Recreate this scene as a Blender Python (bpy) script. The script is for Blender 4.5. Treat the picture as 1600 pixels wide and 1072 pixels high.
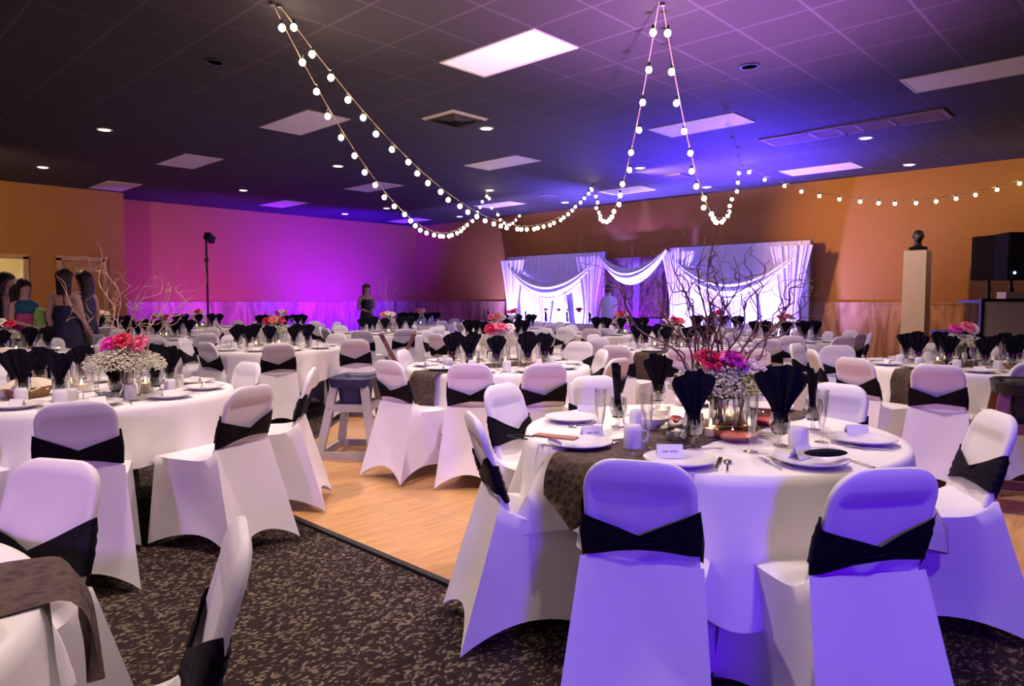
import bpy, math, random
from mathutils import Vector, Matrix
PI = math.pi
rnd = random.Random(7)
sc = bpy.context.scene
col = sc.collection
for o in list(bpy.data.objects): bpy.data.objects.remove(o)

# ------------------------------------------------------------------ camera
F = 1090.0; YAW = math.radians(46.4); PIT = math.radians(-3.6); H = 1.31
cf = Vector((math.sin(YAW)*math.cos(PIT), math.cos(YAW)*math.cos(PIT), math.sin(PIT)))
cr = Vector((math.cos(YAW), -math.sin(YAW), 0)); cu = cr.cross(cf)
cam_d = bpy.data.cameras.new('camera'); cam = bpy.data.objects.new('camera', cam_d); col.objects.link(cam)
cam_d.sensor_width = 36; cam_d.lens = 36*F/1600; cam_d.clip_start = .05; cam_d.clip_end = 100
cam.location = (0, 0, H)
cam.rotation_euler = Matrix((cr, cu, -cf)).transposed().to_euler()
sc.camera = cam
# ------------------------------------------------------------------ world, exposure
w = bpy.data.worlds.new('world'); sc.world = w; w.use_nodes = True
w.node_tree.nodes['Background'].inputs[0].default_value = (.05, .03, .05, 1)
w.node_tree.nodes['Background'].inputs[1].default_value = .2
vs = sc.view_settings; vs.view_transform = 'Standard'; vs.look = 'None'; vs.gamma = 1; vs.use_curve_mapping = False
vs.exposure = 0.18
# ------------------------------------------------------------------ lights of the hall, plus added ceiling washes
def spot(name, loc, to, color, energy, size=60, blend=.6, radius=.06):
    d = bpy.data.lights.new(name, 'SPOT'); d.color = color; d.energy = energy
    d.spot_size = math.radians(size); d.spot_blend = blend; d.shadow_soft_size = radius
    o = bpy.data.objects.new(name, d); col.objects.link(o); o.location = loc
    o.rotation_euler = (Vector(to)-Vector(loc)).to_track_quat('-Z', 'Y').to_euler()
    return o
WARM = (1.0, .78, .68)
CZ = 3.586
# recessed downlights: x, y, strength
CANS = [(1.0, 3.6, 1.0), (4.2, 2.4, 1.0), (2.2, 1.6, .55), (-1.8, 1.5, .45), (1.0, -.9, .4), (3.4, 5.6, .95), (6.6, 3.4, .8), (.6, 7.6, .7),
        (5.4, 8.4, .8), (9.0, 5.8, .65), (5.8, -.2, .3), (6.2, 12.0, .6), (8.6, 8.8, .5), (2.6, 12.6, .7)]
for x, y, s in CANS:
    spot('downlight_lamp', (x, y, CZ-.04), (x, y, 0), WARM, 275*s, 128, .8, .09)
VIOLET = (.10, .0, 1.0)
spot('violet_wash_lamp', (-1.1, -2.5, 2.0), (2.4, .55, .5), VIOLET, 620, 48, .7, .22)
spot('violet_wash_lamp', (-2.6, -.3, 2.3), (1.2, 4.4, .6), (.6, .25, 1.0), 300, 54, .7, .12)
spot('ceiling_wash_spot', (5.4, 2.7, .9), (5.5, 2.8, 3.6), (.72, .26, 1.0), 1900, 92, 1.0, .15)  # added spot without a fixture, in mid-air, tints the ceiling violet
spot('ceiling_wash_spot', (3.2, 3.6, .9), (3.2, 3.7, 3.6), (.95, .55, .60), 520, 90, 1.0, .15)  # also added, no fixture: warms the ceiling tiles from below
spot('ceiling_wash_spot', (13.1, 6.4, .9), (11.6, 5.8, 3.6), (.07, .02, 1.0), 5600, 88, .9, .08)
spot('ceiling_wash_spot', (13.1, 9.4, .9), (12.6, 8.6, 3.6), (.14, .10, 1.0), 4600, 100, .9, .08)
spot('wall_uplight_lamp', (10.6, 15.1, .6), (10.9, 17.5, 2.6), (.07, .0, 1.0), 4000, 120, .9, .1)
spot('wall_uplight_lamp', (7.2, 14.9, .5), (7.6, 17.5, 2.3), (.28, .015, 1.0), 900, 130, .9, .1)
spot('wall_amber_lamp', (10.6, 7.4, 3.4), (13.97, 1.6, 2.2), (1.0, .54, .05), 800, 84, 1.0, .08)
spot('wall_amber_lamp', (1.3, 12.0, 2.6), (2.6, 16.5, 2.2), (1.0, .62, .28), 260, 120, .9, .1)
for y in (12.6, 11.0, 7.4, 5.9):
    spot('drape_uplight_lamp', (13.05, y, .16), (13.75, y-.05, 1.9), (.33, .22, 1.0), 900, 140, .8, .05)
spot('drape_uplight_lamp', (13.05, 9.2, .16), (13.8, 9.2, 1.3), (.28, .0, 1.0), 400, 100, .8, .05)

# ------------------------------------------------------------------ maths
def ray(x, y): return cf + cr*((x-800)/F) - cu*((y-536)/F)
def atz(x, y, z): d = ray(x, y); return Vector((0, 0, H)) + d*((z-H)/d.z)
def atx(x, y, X): d = ray(x, y); return Vector((0, 0, H)) + d*(X/d.x)
def atd(x, y, dist): d = ray(x, y); return Vector((0, 0, H)) + d*(dist/d.dot(cf))
def proj(p):
    q = Vector(p)-Vector((0, 0, H)); z = q.dot(cf)
    return 800+F*q.dot(cr)/z, 536-F*q.dot(cu)/z, z
# ------------------------------------------------------------------ materials
def newmat(name):
    m = bpy.data.materials.new(name); m.use_nodes = True
    nt = m.node_tree; return m, nt, nt.nodes['Principled BSDF'], nt.nodes, nt.links
def mat(name, c, rough=.6, metal=0, var=.08, scale=8, bump=0, bscale=60, spec=.5, sheen=0, emit=None, es=0, sss=0):
    m, nt, b, N, L = newmat(name)
    b.inputs['Roughness'].default_value = rough; b.inputs['Metallic'].default_value = metal
    b.inputs['Specular IOR Level'].default_value = spec
    b.inputs['Sheen Weight'].default_value = sheen
    tc = N.new('ShaderNodeTexCoord')
    n = N.new('ShaderNodeTexNoise'); n.inputs['Scale'].default_value = scale; n.inputs['Detail'].default_value = 4
    L.new(tc.outputs['Object'], n.inputs['Vector'])
    r = N.new('ShaderNodeValToRGB')
    r.color_ramp.elements[0].position = .3; r.color_ramp.elements[1].position = .7
    r.color_ramp.elements[0].color = (*[max(0, x*(1-var)) for x in c], 1); r.color_ramp.elements[1].color = (*[min(1, x*(1+var)) for x in c], 1)
    L.new(n.outputs['Fac'], r.inputs[0]); L.new(r.outputs[0], b.inputs['Base Color'])
    if bump:
        n2 = N.new('ShaderNodeTexNoise'); n2.inputs['Scale'].default_value = bscale; L.new(tc.outputs['Object'], n2.inputs['Vector'])
        bp = N.new('ShaderNodeBump'); bp.inputs['Strength'].default_value = bump; bp.inputs['Distance'].default_value = .01
        L.new(n2.outputs['Fac'], bp.inputs['Height']); L.new(bp.outputs[0], b.inputs['Normal'])
    if emit:
        b.inputs['Emission Color'].default_value = (*emit, 1); b.inputs['Emission Strength'].default_value = es
    return m
def glassmat(name, tint=(1, 1, 1), rough=.02, refl=1.0):
    m, nt, b, N, L = newmat(name); N.remove(b)
    o = N['Material Output']; t = N.new('ShaderNodeBsdfTransparent'); t.inputs[0].default_value = (*tint, 1)
    g = N.new('ShaderNodeBsdfGlossy'); g.inputs['Roughness'].default_value = rough
    lw = N.new('ShaderNodeLayerWeight'); lw.inputs[0].default_value = .35
    mp = N.new('ShaderNodeMath'); mp.operation = 'MULTIPLY_ADD'; mp.inputs[1].default_value = .55*refl; mp.inputs[2].default_value = .05*refl
    L.new(lw.outputs['Facing'], mp.inputs[0])
    mx = N.new('ShaderNodeMixShader'); L.new(mp.outputs[0], mx.inputs[0]); L.new(t.outputs[0], mx.inputs[1]); L.new(g.outputs[0], mx.inputs[2])
    L.new(mx.outputs[0], o.inputs['Surface']); return m
M = {}
M['cover'] = mat('white_spandex', (.80, .76, .80), .62, var=.03, scale=5, bump=.08, bscale=220, sheen=.15)
M['sash'] = mat('black_satin_sash', (.004, .003, .008), .6, var=.3, scale=14, bump=.5, bscale=45, spec=.15)
M['cloth'] = mat('white_table_linen', (.82, .78, .80), .75, var=.03, scale=4, bump=.1, bscale=260)
M['napkin'] = mat('black_napkin_linen', (.006, .005, .013), .85, var=.3, scale=30, bump=.3, bscale=300, spec=.12)
M['china'] = mat('white_china', (.78, .75, .76), .18, var=.02)
M['steel'] = mat('polished_steel', (.75, .73, .75), .18, metal=1, var=.03)
M['glass'] = glassmat('clear_glass', refl=1.7)
M['smoke'] = glassmat('amber_tinted_glass', (1, .9, .8))
M['card'] = mat('white_card', (.86, .84, .82), .8, var=.02)
M['ink'] = mat('grey_ink', (.12, .12, .13), .8)
M['leaf'] = mat('green_stems', (.07, .12, .03), .6, var=.3, scale=30)
M['breath'] = mat('babys_breath_white', (.60, .58, .46), .7, var=.25, scale=40)
M['red'] = mat('red_petals', (.62, .012, .07), .55, var=.35, scale=35)
M['magenta'] = mat('magenta_petals', (.75, .04, .42), .55, var=.3, scale=35)
M['pink'] = mat('pink_petals', (.85, .16, .28), .55, var=.25, scale=35)
M['cream'] = mat('cream_petals', (.85, .72, .66), .55, var=.15, scale=35)
M['coral'] = mat('coral_petals', (.85, .25, .18), .55, var=.25, scale=35)
M['twig'] = mat('willow_twig', (.15, .06, .04), .7, var=.4, scale=25)
M['twigpale'] = mat('pale_willow_twig', (.42, .25, .20), .7, var=.3, scale=25)
M['wax'] = mat('candle_wax', (.85, .72, .5), .5)
M['flame'] = mat('candle_flame', (1, .7, .3), .5, emit=(1, .62, .25), es=28)
M['bulb'] = mat('lit_bulb', (1, .9, .7), .4, emit=(1, .80, .50), es=34)
M['wire'] = mat('string_wire', (.30, .20, .13), .6)
M['black'] = mat('black_plastic', (.006, .006, .009), .45, var=.2)
M['cabinet'] = mat('black_speaker_cabinet', (.005, .005, .009), .85, var=.2, spec=.1)
M['metalgrey'] = mat('grey_metal', (.2, .2, .22), .4, metal=.8)
M['sauce'] = mat('red_sauce', (.65, .08, .02), .3, var=.4, scale=60)
M['basket'] = mat('woven_basket', (.38, .20, .08), .8, var=.4, scale=60, bump=.8, bscale=90)
M['bread'] = mat('cream_bread_linen', (.75, .65, .52), .8, var=.1, scale=12, bump=.4, bscale=20)
M['tabletop'] = mat('folding_table_laminate', (.35, .27, .2), .5, var=.1)
M['greyplastic'] = mat('grey_moulded_plastic', (.44, .40, .42), .5, var=.06, bump=.15, bscale=200)
M['navy'] = mat('navy_plastic', (.014, .012, .075), .38, var=.2, bump=.2, bscale=200)
M['brownwood'] = mat('brown_stained_wood', (.20, .07, .03), .45, var=.3, scale=12)
M['skin'] = mat('skin', (.68, .40, .31), .5, var=.08)
M['hair'] = mat('dark_brown_hair', (.028, .013, .010), .45, var=.5, scale=40, bump=.8, bscale=50)
M['hair2'] = mat('auburn_hair', (.13, .035, .022), .45, var=.4, scale=40, bump=.8, bscale=50)
M['navydress'] = mat('navy_dress_cloth', (.012, .012, .055), .7, var=.2)
M['teal'] = mat('teal_cloth', (.01, .13, .22), .55, var=.25)
M['pinkcloth'] = mat('hot_pink_cloth', (.60, .06, .24), .6, var=.3, scale=20)
M['pattern'] = mat('purple_patterned_cloth', (.05, .03, .06), .7, var=.95, scale=55)
M['lime'] = mat('lime_tissue', (.32, .62, .12), .7, var=.3, scale=20, bump=.8, bscale=30)
M['tshirt'] = mat('pale_grey_tshirt', (.62, .62, .72), .8, var=.05)
M['redcloth'] = mat('red_shorts_cloth', (.75, .03, .07), .7, var=.1)
M['tan'] = mat('tan_leather', (.45, .2, .12), .5, var=.2)
M['blue'] = mat('blue_wrapper', (.05, .18, .6), .4)
M['eye'] = mat('dark_eye', (.02, .015, .015), .3)
M['lip'] = mat('lip', (.5, .12, .12), .5)
M['sheer'] = mat('white_drape_cloth', (.72, .70, .86), .8, var=.05)
M['pedestal'] = mat('white_pedestal_paint', (.76, .70, .74), .6, var=.03)

def wallmat(name, z0):
    # painted wall above a pine plywood wainscot that ends at z0
    m, nt, b, N, L = newmat(name)
    tc = N.new('ShaderNodeTexCoord'); b.inputs['Roughness'].default_value = .85
    n = N.new('ShaderNodeTexNoise'); n.inputs['Scale'].default_value = 90; n.inputs['Detail'].default_value = 6
    L.new(tc.outputs['Object'], n.inputs['Vector'])
    r = N.new('ShaderNodeValToRGB'); r.color_ramp.elements[0].color = (.35, .155, .030, 1); r.color_ramp.elements[1].color = (.44, .21, .050, 1)
    r.color_ramp.elements[0].position = .35; r.color_ramp.elements[1].position = .65
    L.new(n.outputs['Fac'], r.inputs[0]); L.new(r.outputs[0], b.inputs['Base Color'])
    bp = N.new('ShaderNodeBump'); bp.inputs['Strength'].default_value = .25; bp.inputs['Distance'].default_value = .005
    L.new(n.outputs['Fac'], bp.inputs['Height']); L.new(bp.outputs[0], b.inputs['Normal'])
    return m
M['wall'] = wallmat('gold_painted_wall', 0)
def pinemat():
    m, nt, b, N, L = newmat('pine_plywood'); b.inputs['Roughness'].default_value = .6
    tc = N.new('ShaderNodeTexCoord'); mp = N.new('ShaderNodeMapping'); mp.inputs['Scale'].default_value = (1.6, 1.6, .35)
    L.new(tc.outputs['Object'], mp.inputs[0])
    wv = N.new('ShaderNodeTexNoise'); wv.inputs['Scale'].default_value = 2.6; wv.inputs['Detail'].default_value = 5; wv.inputs['Distortion'].default_value = 1.6
    L.new(mp.outputs[0], wv.inputs['Vector'])
    r = N.new('ShaderNodeValToRGB'); r.color_ramp.elements[0].color = (.30, .14, .07, 1); r.color_ramp.elements[1].color = (.56, .33, .18, 1)
    r.color_ramp.elements[0].position = .38; r.color_ramp.elements[1].position = .6
    L.new(wv.outputs['Fac'], r.inputs[0]); L.new(r.outputs[0], b.inputs['Base Color']); return m
M['pine'] = pinemat()
def ceilmat():
    # painted-black lay-in tiles, 2 ft grid with slightly paler T-bars
    m, nt, b, N, L = newmat('dark_ceiling_tiles'); b.inputs['Roughness'].default_value = .8
    tc = N.new('ShaderNodeTexCoord'); sp = N.new('ShaderNodeSeparateXYZ'); L.new(tc.outputs['Object'], sp.inputs[0])
    T = .6096
    def line(out, off):
        a = N.new('ShaderNodeMath'); a.operation = 'ADD'; a.inputs[1].default_value = off; L.new(out, a.inputs[0])
        d = N.new('ShaderNodeMath'); d.operation = 'PINGPONG'; d.inputs[1].default_value = T/2; L.new(a.outputs[0], d.inputs[0])
        c = N.new('ShaderNodeMath'); c.operation = 'LESS_THAN'; c.inputs[1].default_value = .012; L.new(d.outputs[0], c.inputs[0]); return c.outputs[0]
    a = line(sp.outputs[0], -3.877+T*100); c = line(sp.outputs[1], -4.630+T*100)
    mx = N.new('ShaderNodeMath'); mx.operation = 'MAXIMUM'; L.new(a, mx.inputs[0]); L.new(c, mx.inputs[1])
    n = N.new('ShaderNodeTexNoise'); n.inputs['Scale'].default_value = 120; L.new(tc.outputs['Object'], n.inputs['Vector'])
    r = N.new('ShaderNodeValToRGB'); r.color_ramp.elements[0].color = (.014, .011, .015, 1); r.color_ramp.elements[1].color = (.025, .020, .026, 1)
    L.new(n.outputs['Fac'], r.inputs[0])
    mc = N.new('ShaderNodeMixRGB'); L.new(mx.outputs[0], mc.inputs[0]); L.new(r.outputs[0], mc.inputs[1]); mc.inputs[2].default_value = (.050, .040, .052, 1)
    L.new(mc.outputs[0], b.inputs['Base Color'])
    bp = N.new('ShaderNodeBump'); bp.inputs['Strength'].default_value = .4; bp.inputs['Distance'].default_value = .01
    L.new(mx.outputs[0], bp.inputs['Height']); L.new(bp.outputs[0], b.inputs['Normal']); return m
M['ceil'] = ceilmat()
M['panel'] = mat('white_light_diffuser', (.66, .61, .64), .5, var=.03)
M['panelglow'] = mat('white_light_diffuser_painted_glow', (.86, .80, .84), .5, var=.03, emit=(1, .72, .80), es=.35)  # panel is off; reflected light painted as paler colour and faint glow
def carpetmat():
    m, nt, b, N, L = newmat('leafy_carpet'); b.inputs['Roughness'].default_value = .95; b.inputs['Specular IOR Level'].default_value = .1
    tc = N.new('ShaderNodeTexCoord')
    n0 = N.new('ShaderNodeTexNoise'); n0.inputs['Scale'].default_value = 9; n0.inputs['Detail'].default_value = 3; L.new(tc.outputs['Object'], n0.inputs['Vector'])
    mxv = N.new('ShaderNodeMixRGB'); mxv.inputs[0].default_value = .12; L.new(tc.outputs['Object'], mxv.inputs[1]); L.new(n0.outputs['Color'], mxv.inputs[2])
    mp = N.new('ShaderNodeMapping'); mp.inputs['Scale'].default_value = (1, 1.9, 1); mp.inputs['Rotation'].default_value = (0, 0, .5); L.new(mxv.outputs[0], mp.inputs[0])
    v = N.new('ShaderNodeTexVoronoi'); v.inputs['Scale'].default_value = 36; v.feature = 'F1'; L.new(mp.outputs[0], v.inputs['Vector'])
    n = N.new('ShaderNodeTexNoise'); n.inputs['Scale'].default_value = 44; n.inputs['Detail'].default_value = 5; n.inputs['Distortion'].default_value = 1.2; L.new(tc.outputs['Object'], n.inputs['Vector'])
    ad = N.new('ShaderNodeMath'); ad.operation = 'ADD'; L.new(v.outputs['Distance'], ad.inputs[0]); L.new(n.outputs['Fac'], ad.inputs[1])
    r = N.new('ShaderNodeValToRGB'); e = r.color_ramp.elements
    e[0].position = .72; e[0].color = (.20, .165, .115, 1); e[1].position = 1.0; e[1].color = (.030, .019, .019, 1)
    e2 = e.new(.84); e2.color = (.135, .105, .075, 1); e3 = e.new(.92); e3.color = (.055, .036, .034, 1)
    L.new(ad.outputs[0], r.inputs[0]); L.new(r.outputs[0], b.inputs['Base Color'])
    bp = N.new('ShaderNodeBump'); bp.inputs['Strength'].default_value = .6; bp.inputs['Distance'].default_value = .01
    n3 = N.new('ShaderNodeTexNoise'); n3.inputs['Scale'].default_value = 300; L.new(tc.outputs['Object'], n3.inputs['Vector'])
    L.new(n3.outputs['Fac'], bp.inputs['Height']); L.new(bp.outputs[0], b.inputs['Normal']); return m
M['carpet'] = carpetmat()
def woodmat():
    m, nt, b, N, L = newmat('maple_dance_floor'); b.inputs['Roughness'].default_value = .33
    tc = N.new('ShaderNodeTexCoord'); mp = N.new('ShaderNodeMapping'); mp.inputs['Rotation'].default_value = (0, 0, PI/4); mp.inputs['Scale'].default_value = (1, 9, 1)
    L.new(tc.outputs['Object'], mp.inputs[0])
    n = N.new('ShaderNodeTexNoise'); n.inputs['Scale'].default_value = 3.2; n.inputs['Detail'].default_value = 6; n.inputs['Distortion'].default_value = .6; L.new(mp.outputs[0], n.inputs['Vector'])
    r = N.new('ShaderNodeValToRGB'); r.color_ramp.elements[0].color = (.52, .27, .10, 1); r.color_ramp.elements[1].color = (.66, .38, .16, 1)
    r.color_ramp.elements[0].position = .35; r.color_ramp.elements[1].position = .65
    L.new(n.outputs['Fac'], r.inputs[0])
    bk = N.new('ShaderNodeTexBrick'); bk.offset = 0; bk.inputs['Scale'].default_value = 1; bk.inputs['Mortar Size'].default_value = .0015
    bk.inputs['Brick Width'].default_value = .9; bk.inputs['Row Height'].default_value = .9
    bk.inputs['Color1'].default_value = (1, 1, 1, 1); bk.inputs['Color2'].default_value = (.94, .93, .92, 1); bk.inputs['Mortar'].default_value = (.6, .55, .5, 1)
    L.new(tc.outputs['Object'], bk.inputs['Vector'])
    mm = N.new('ShaderNodeMixRGB'); mm.blend_type = 'MULTIPLY'; mm.inputs[0].default_value = 1; L.new(r.outputs[0], mm.inputs[1]); L.new(bk.outputs['Color'], mm.inputs[2])
    L.new(mm.outputs[0], b.inputs['Base Color']); return m
M['wood'] = woodmat()
def lacemat():
    m, nt, b, N, L = newmat('dark_brown_lace'); b.inputs['Roughness'].default_value = .8
    tc = N.new('ShaderNodeTexCoord'); v = N.new('ShaderNodeTexVoronoi'); v.inputs['Scale'].default_value = 38; L.new(tc.outputs['Object'], v.inputs['Vector'])
    n = N.new('ShaderNodeTexNoise'); n.inputs['Scale'].default_value = 60; L.new(tc.outputs['Object'], n.inputs['Vector'])
    r = N.new('ShaderNodeValToRGB'); r.color_ramp.elements[0].color = (.016, .008, .008, 1); r.color_ramp.elements[1].color = (.085, .050, .036, 1)
    r.color_ramp.elements[0].position = .3; r.color_ramp.elements[1].position = .8
    ad = N.new('ShaderNodeMath'); ad.operation = 'ADD'; L.new(v.outputs['Distance'], ad.inputs[0]); L.new(n.outputs['Fac'], ad.inputs[1])
    sb = N.new('ShaderNodeMath'); sb.operation = 'MULTIPLY'; sb.inputs[1].default_value = .7; L.new(ad.outputs[0], sb.inputs[0])
    L.new(sb.outputs[0], r.inputs[0]); L.new(r.outputs[0], b.inputs['Base Color'])
    bp = N.new('ShaderNodeBump'); bp.inputs['Strength'].default_value = .8; bp.inputs['Distance'].default_value = .01
    L.new(v.outputs['Distance'], bp.inputs['Height']); L.new(bp.outputs[0], b.inputs['Normal']); return m
M['lace'] = lacemat()
M['barnwood'] = mat('rough_barn_planks', (.075, .035, .035), .85, var=.7, scale=9, bump=.8, bscale=40)
M['barnrail'] = mat('smooth_barn_rails', (.14, .08, .16), .7, var=.2, scale=9)

# ------------------------------------------------------------------ mesh helper
class MB:
    def __init__(s): s.v = []; s.f = []
    def add(s, vs, fs):
        n = len(s.v); s.v += [tuple(p) for p in vs]; s.f += [tuple(i+n for i in q) for q in fs]; return s
    def box(s, c, d, rz=0, rx=0, ry=0, taper=1):
        R = Matrix.Rotation(rz, 3, 'Z') @ Matrix.Rotation(ry, 3, 'Y') @ Matrix.Rotation(rx, 3, 'X')
        vs = []
        for z in (-1, 1):
            k = taper if z > 0 else 1
            for x, y in ((-1, -1), (1, -1), (1, 1), (-1, 1)):
                vs.append(Vector(c)+R @ Vector((x*d[0]/2*k, y*d[1]/2*k, z*d[2]/2)))
        return s.add(vs, [(3, 2, 1, 0), (4, 5, 6, 7), (0, 1, 5, 4), (1, 2, 6, 5), (2, 3, 7, 6), (3, 0, 4, 7)])
    def beam(s, a, b, wd, th, up=(0, 0, 1)):
        a = Vector(a); b = Vector(b); d = (b-a).normalized(); u = Vector(up)
        sx = d.cross(u).normalized(); sy = sx.cross(d).normalized(); vs = []
        for p in (a, b):
            for x, y in ((-1, -1), (1, -1), (1, 1), (-1, 1)): vs.append(p+sx*(x*wd/2)+sy*(y*th/2))
        return s.add(vs, [(3, 2, 1, 0), (4, 5, 6, 7), (0, 1, 5, 4), (1, 2, 6, 5), (2, 3, 7, 6), (3, 0, 4, 7)])
    def rings(s, rs, cap0=True, cap1=True, closed=False):
        n = len(rs[0]); base = len(s.v)
        for r in rs: s.v += [tuple(p) for p in r]
        m = len(rs)
        for j in range(m if closed else m-1):
            a = base+j*n; b = base+((j+1) % m)*n
            for i in range(n):
                k = (i+1) % n; s.f.append((a+i, a+k, b+k, b+i))
        if not closed:
            if cap0: s.f.append(tuple(base+i for i in reversed(range(n))))
            if cap1: s.f.append(tuple(base+(m-1)*n+i for i in range(n)))
        return s
    def tube(s, pts, r, n=6, cap=True):
        pts = [Vector(p) for p in pts]; rs = []
        if not hasattr(r, '__len__'): r = [r]*len(pts)
        up = Vector((0, 0, 1)); d0 = (pts[1]-pts[0]).normalized()
        if abs(d0.z) > .9: up = Vector((1, 0, 0))
        x = d0.cross(up).normalized()
        for i, p in enumerate(pts):
            d = (pts[min(i+1, len(pts)-1)]-pts[max(i-1, 0)]).normalized()
            x = (x-d*x.dot(d)).normalized(); y = d.cross(x)
            rs.append([p+(x*math.cos(2*PI*k/n)+y*math.sin(2*PI*k/n))*r[i] for k in range(n)])
        return s.rings(rs, cap, cap)
    def lathe(s, prof, c=(0, 0, 0), n=20, cap0=True, cap1=True):
        c = Vector(c)
        return s.rings([[c+Vector((r*math.cos(2*PI*k/n), r*math.sin(2*PI*k/n), z)) for k in range(n)] for r, z in prof], cap0, cap1)
    def grid(s, fn, nu, nv, closeu=False):
        base = len(s.v)
        for j in range(nv+1):
            for i in range(nu if closeu else nu+1): s.v.append(tuple(fn(i/nu, j/nv)))
        w_ = nu if closeu else nu+1
        for j in range(nv):
            for i in range(nu):
                k = (i+1) % w_
                s.f.append((base+j*w_+i, base+j*w_+k, base+(j+1)*w_+k, base+(j+1)*w_+i))
        return s
    def ell(s, c, r, nu=10, nv=6):
        c = Vector(c)
        return s.grid(lambda u, v: c+Vector((r[0]*math.sin(PI*(.001+.998*v))*math.cos(2*PI*u), r[1]*math.sin(PI*(.001+.998*v))*math.sin(2*PI*u), -r[2]*math.cos(PI*v))), nu, nv, True)
    def mesh(s, name, m, smooth=True, ang=45):
        me = bpy.data.meshes.new(name); me.from_pydata(s.v, [], s.f); me.materials.append(m)
        if smooth:
            me.polygons.foreach_set('use_smooth', [True]*len(me.polygons))
            me.set_sharp_from_angle(angle=math.radians(ang))
        me.update(); return me
    def build(s, name, m, parent=None, loc=None, rz=0, smooth=True, ang=45):
        return mkobj(name, s.mesh(name, m, smooth, ang), parent, loc, rz)
KIDS = {}
def mkobj(name, me, parent=None, loc=None, rz=0):
    o = bpy.data.objects.new(name, me); col.objects.link(o)
    if parent: o.parent = parent; KIDS.setdefault(parent.name, []).append(o)
    if loc is not None: o.location = loc
    if rz: o.rotation_euler = (0, 0, rz)
    return o
def tag(o, label, cat, group=None, kind=None):
    if label: o['label'] = label
    if cat: o['category'] = cat
    if group: o['group'] = group
    if kind: o['kind'] = kind
    return o
def thing(name, label, cat, loc=(0, 0, 0), rz=0, group=None):
    o = bpy.data.objects.new(name, None); col.objects.link(o); o.location = loc; o.rotation_euler = (0, 0, rz); o.empty_display_size = .05
    return tag(o, label, cat, group)
def struct(name, mb, m, **k):
    o = mb.build(name, m, **k); o['kind'] = 'structure'; return o
def dup(root, loc=None, rz=None):
    r = root.copy(); col.objects.link(r); KIDS[r.name] = []
    if loc is not None: r.location = loc
    if rz is not None: r.rotation_euler = (0, 0, rz)
    for ch in KIDS.get(root.name, []):
        c = ch.copy(); col.objects.link(c); c.parent = r; KIDS[r.name].append(c); KIDS[c.name] = []
        for g in KIDS.get(ch.name, []):
            d = g.copy(); col.objects.link(d); d.parent = c; KIDS[c.name].append(d)
    return r
# ================================================================== THE ROOM
X0, X1, Y0, Y1, YJ, XJ = -7.0, 13.97, -7.0, 17.5, 16.5, 5.22
WZ = 1.22
m = MB(); m.box(((X0+X1)/2, (Y0+Y1)/2, -.05), (X1-X0+.4, Y1-Y0+.4, .1)); struct('floor', m, M['carpet'])
oct_ = [(2.06, 1.92), (2.06, 4.44), (4.58, 6.96), (7.9, 6.96), (10.3, 4.5), (10.3, 1.92), (7.8, -.6), (4.58, -.6)]
m = MB(); m.rings([[Vector((x, y, 0)) for x, y in oct_], [Vector((x, y, .012)) for x, y in oct_]]); o = struct('floor_dance', m, M['wood'], smooth=False)
m = MB()
for i in range(8):
    a = Vector((*oct_[i], .008)); b = Vector((*oct_[(i+1) % 8], .008)); m.beam(a, b, .035, .018)
struct('trim_1', m, M['black'], smooth=False)
m = MB(); m.box(((X0+X1)/2, (Y0+Y1)/2, CZ+.05), (X1-X0+.4, Y1-Y0+.4, .1)); struct('ceiling', m, M['ceil'])
# walls: painted part; the wainscot is a trim of its own
m = MB(); m.box((X1+.1, (Y0+Y1)/2, CZ/2), (.2, Y1-Y0, CZ)); struct('wall_right', m, M['wall'])
m = MB(); m.box(((XJ+X1)/2, Y1+.1, CZ/2), (X1-XJ, .2, CZ)); struct('wall_left', m, M['wall'])
# wall nearer the camera with two door openings
dA = atz(0, 0, 0)
def jx(px): d = ray(px, 450); return d.x*(YJ/d.y)
d1a, d1b = jx(90), jx(166); d2b = jx(44); d2a = d2b-1.75; DH = H+(467.4-405)*proj((4.3, 16.5, 0))[2]/F
m = MB()
for a, b in ((X0, d2a), (d2b, d1a), (d1b, XJ)): m.box(((a+b)/2, YJ+.08, CZ/2), (b-a, .16, CZ))
for a, b in ((d2a, d2b), (d1a, d1b)): m.box(((a+b)/2, YJ+.08, (DH+CZ)/2), (b-a, .16, CZ-DH))
m.box((XJ-.08, (YJ+Y1)/2+.08, CZ/2), (.16, Y1-YJ-.16, CZ)); struct('wall_left_front', m, M['wall'])
m = MB(); m.box((X0-.1, (Y0+Y1)/2, CZ/2), (.2, Y1-Y0, CZ)); struct('wall_back_left', m, M['wall'])
m = MB(); m.box(((X0+X1)/2, Y0-.1, CZ/2), (X1-X0, .2, CZ)); struct('wall_back_right', m, M['wall'])
m = MB(); m.box((X1-.012, (Y0+Y1)/2, WZ/2), (.024, Y1-Y0, WZ)); m.box((X1-.02, (Y0+Y1)/2, WZ+.015), (.04, Y1-Y0, .03)); struct('trim_2', m, M['pine'])
m = MB(); m.box(((XJ+X1)/2, Y1-.012, WZ/2), (X1-XJ-.03, .024, WZ)); m.box(((XJ+X1)/2, Y1-.02, WZ+.015), (X1-XJ-.05, .04, .03)); struct('trim_3', m, M['pine'])
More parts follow.
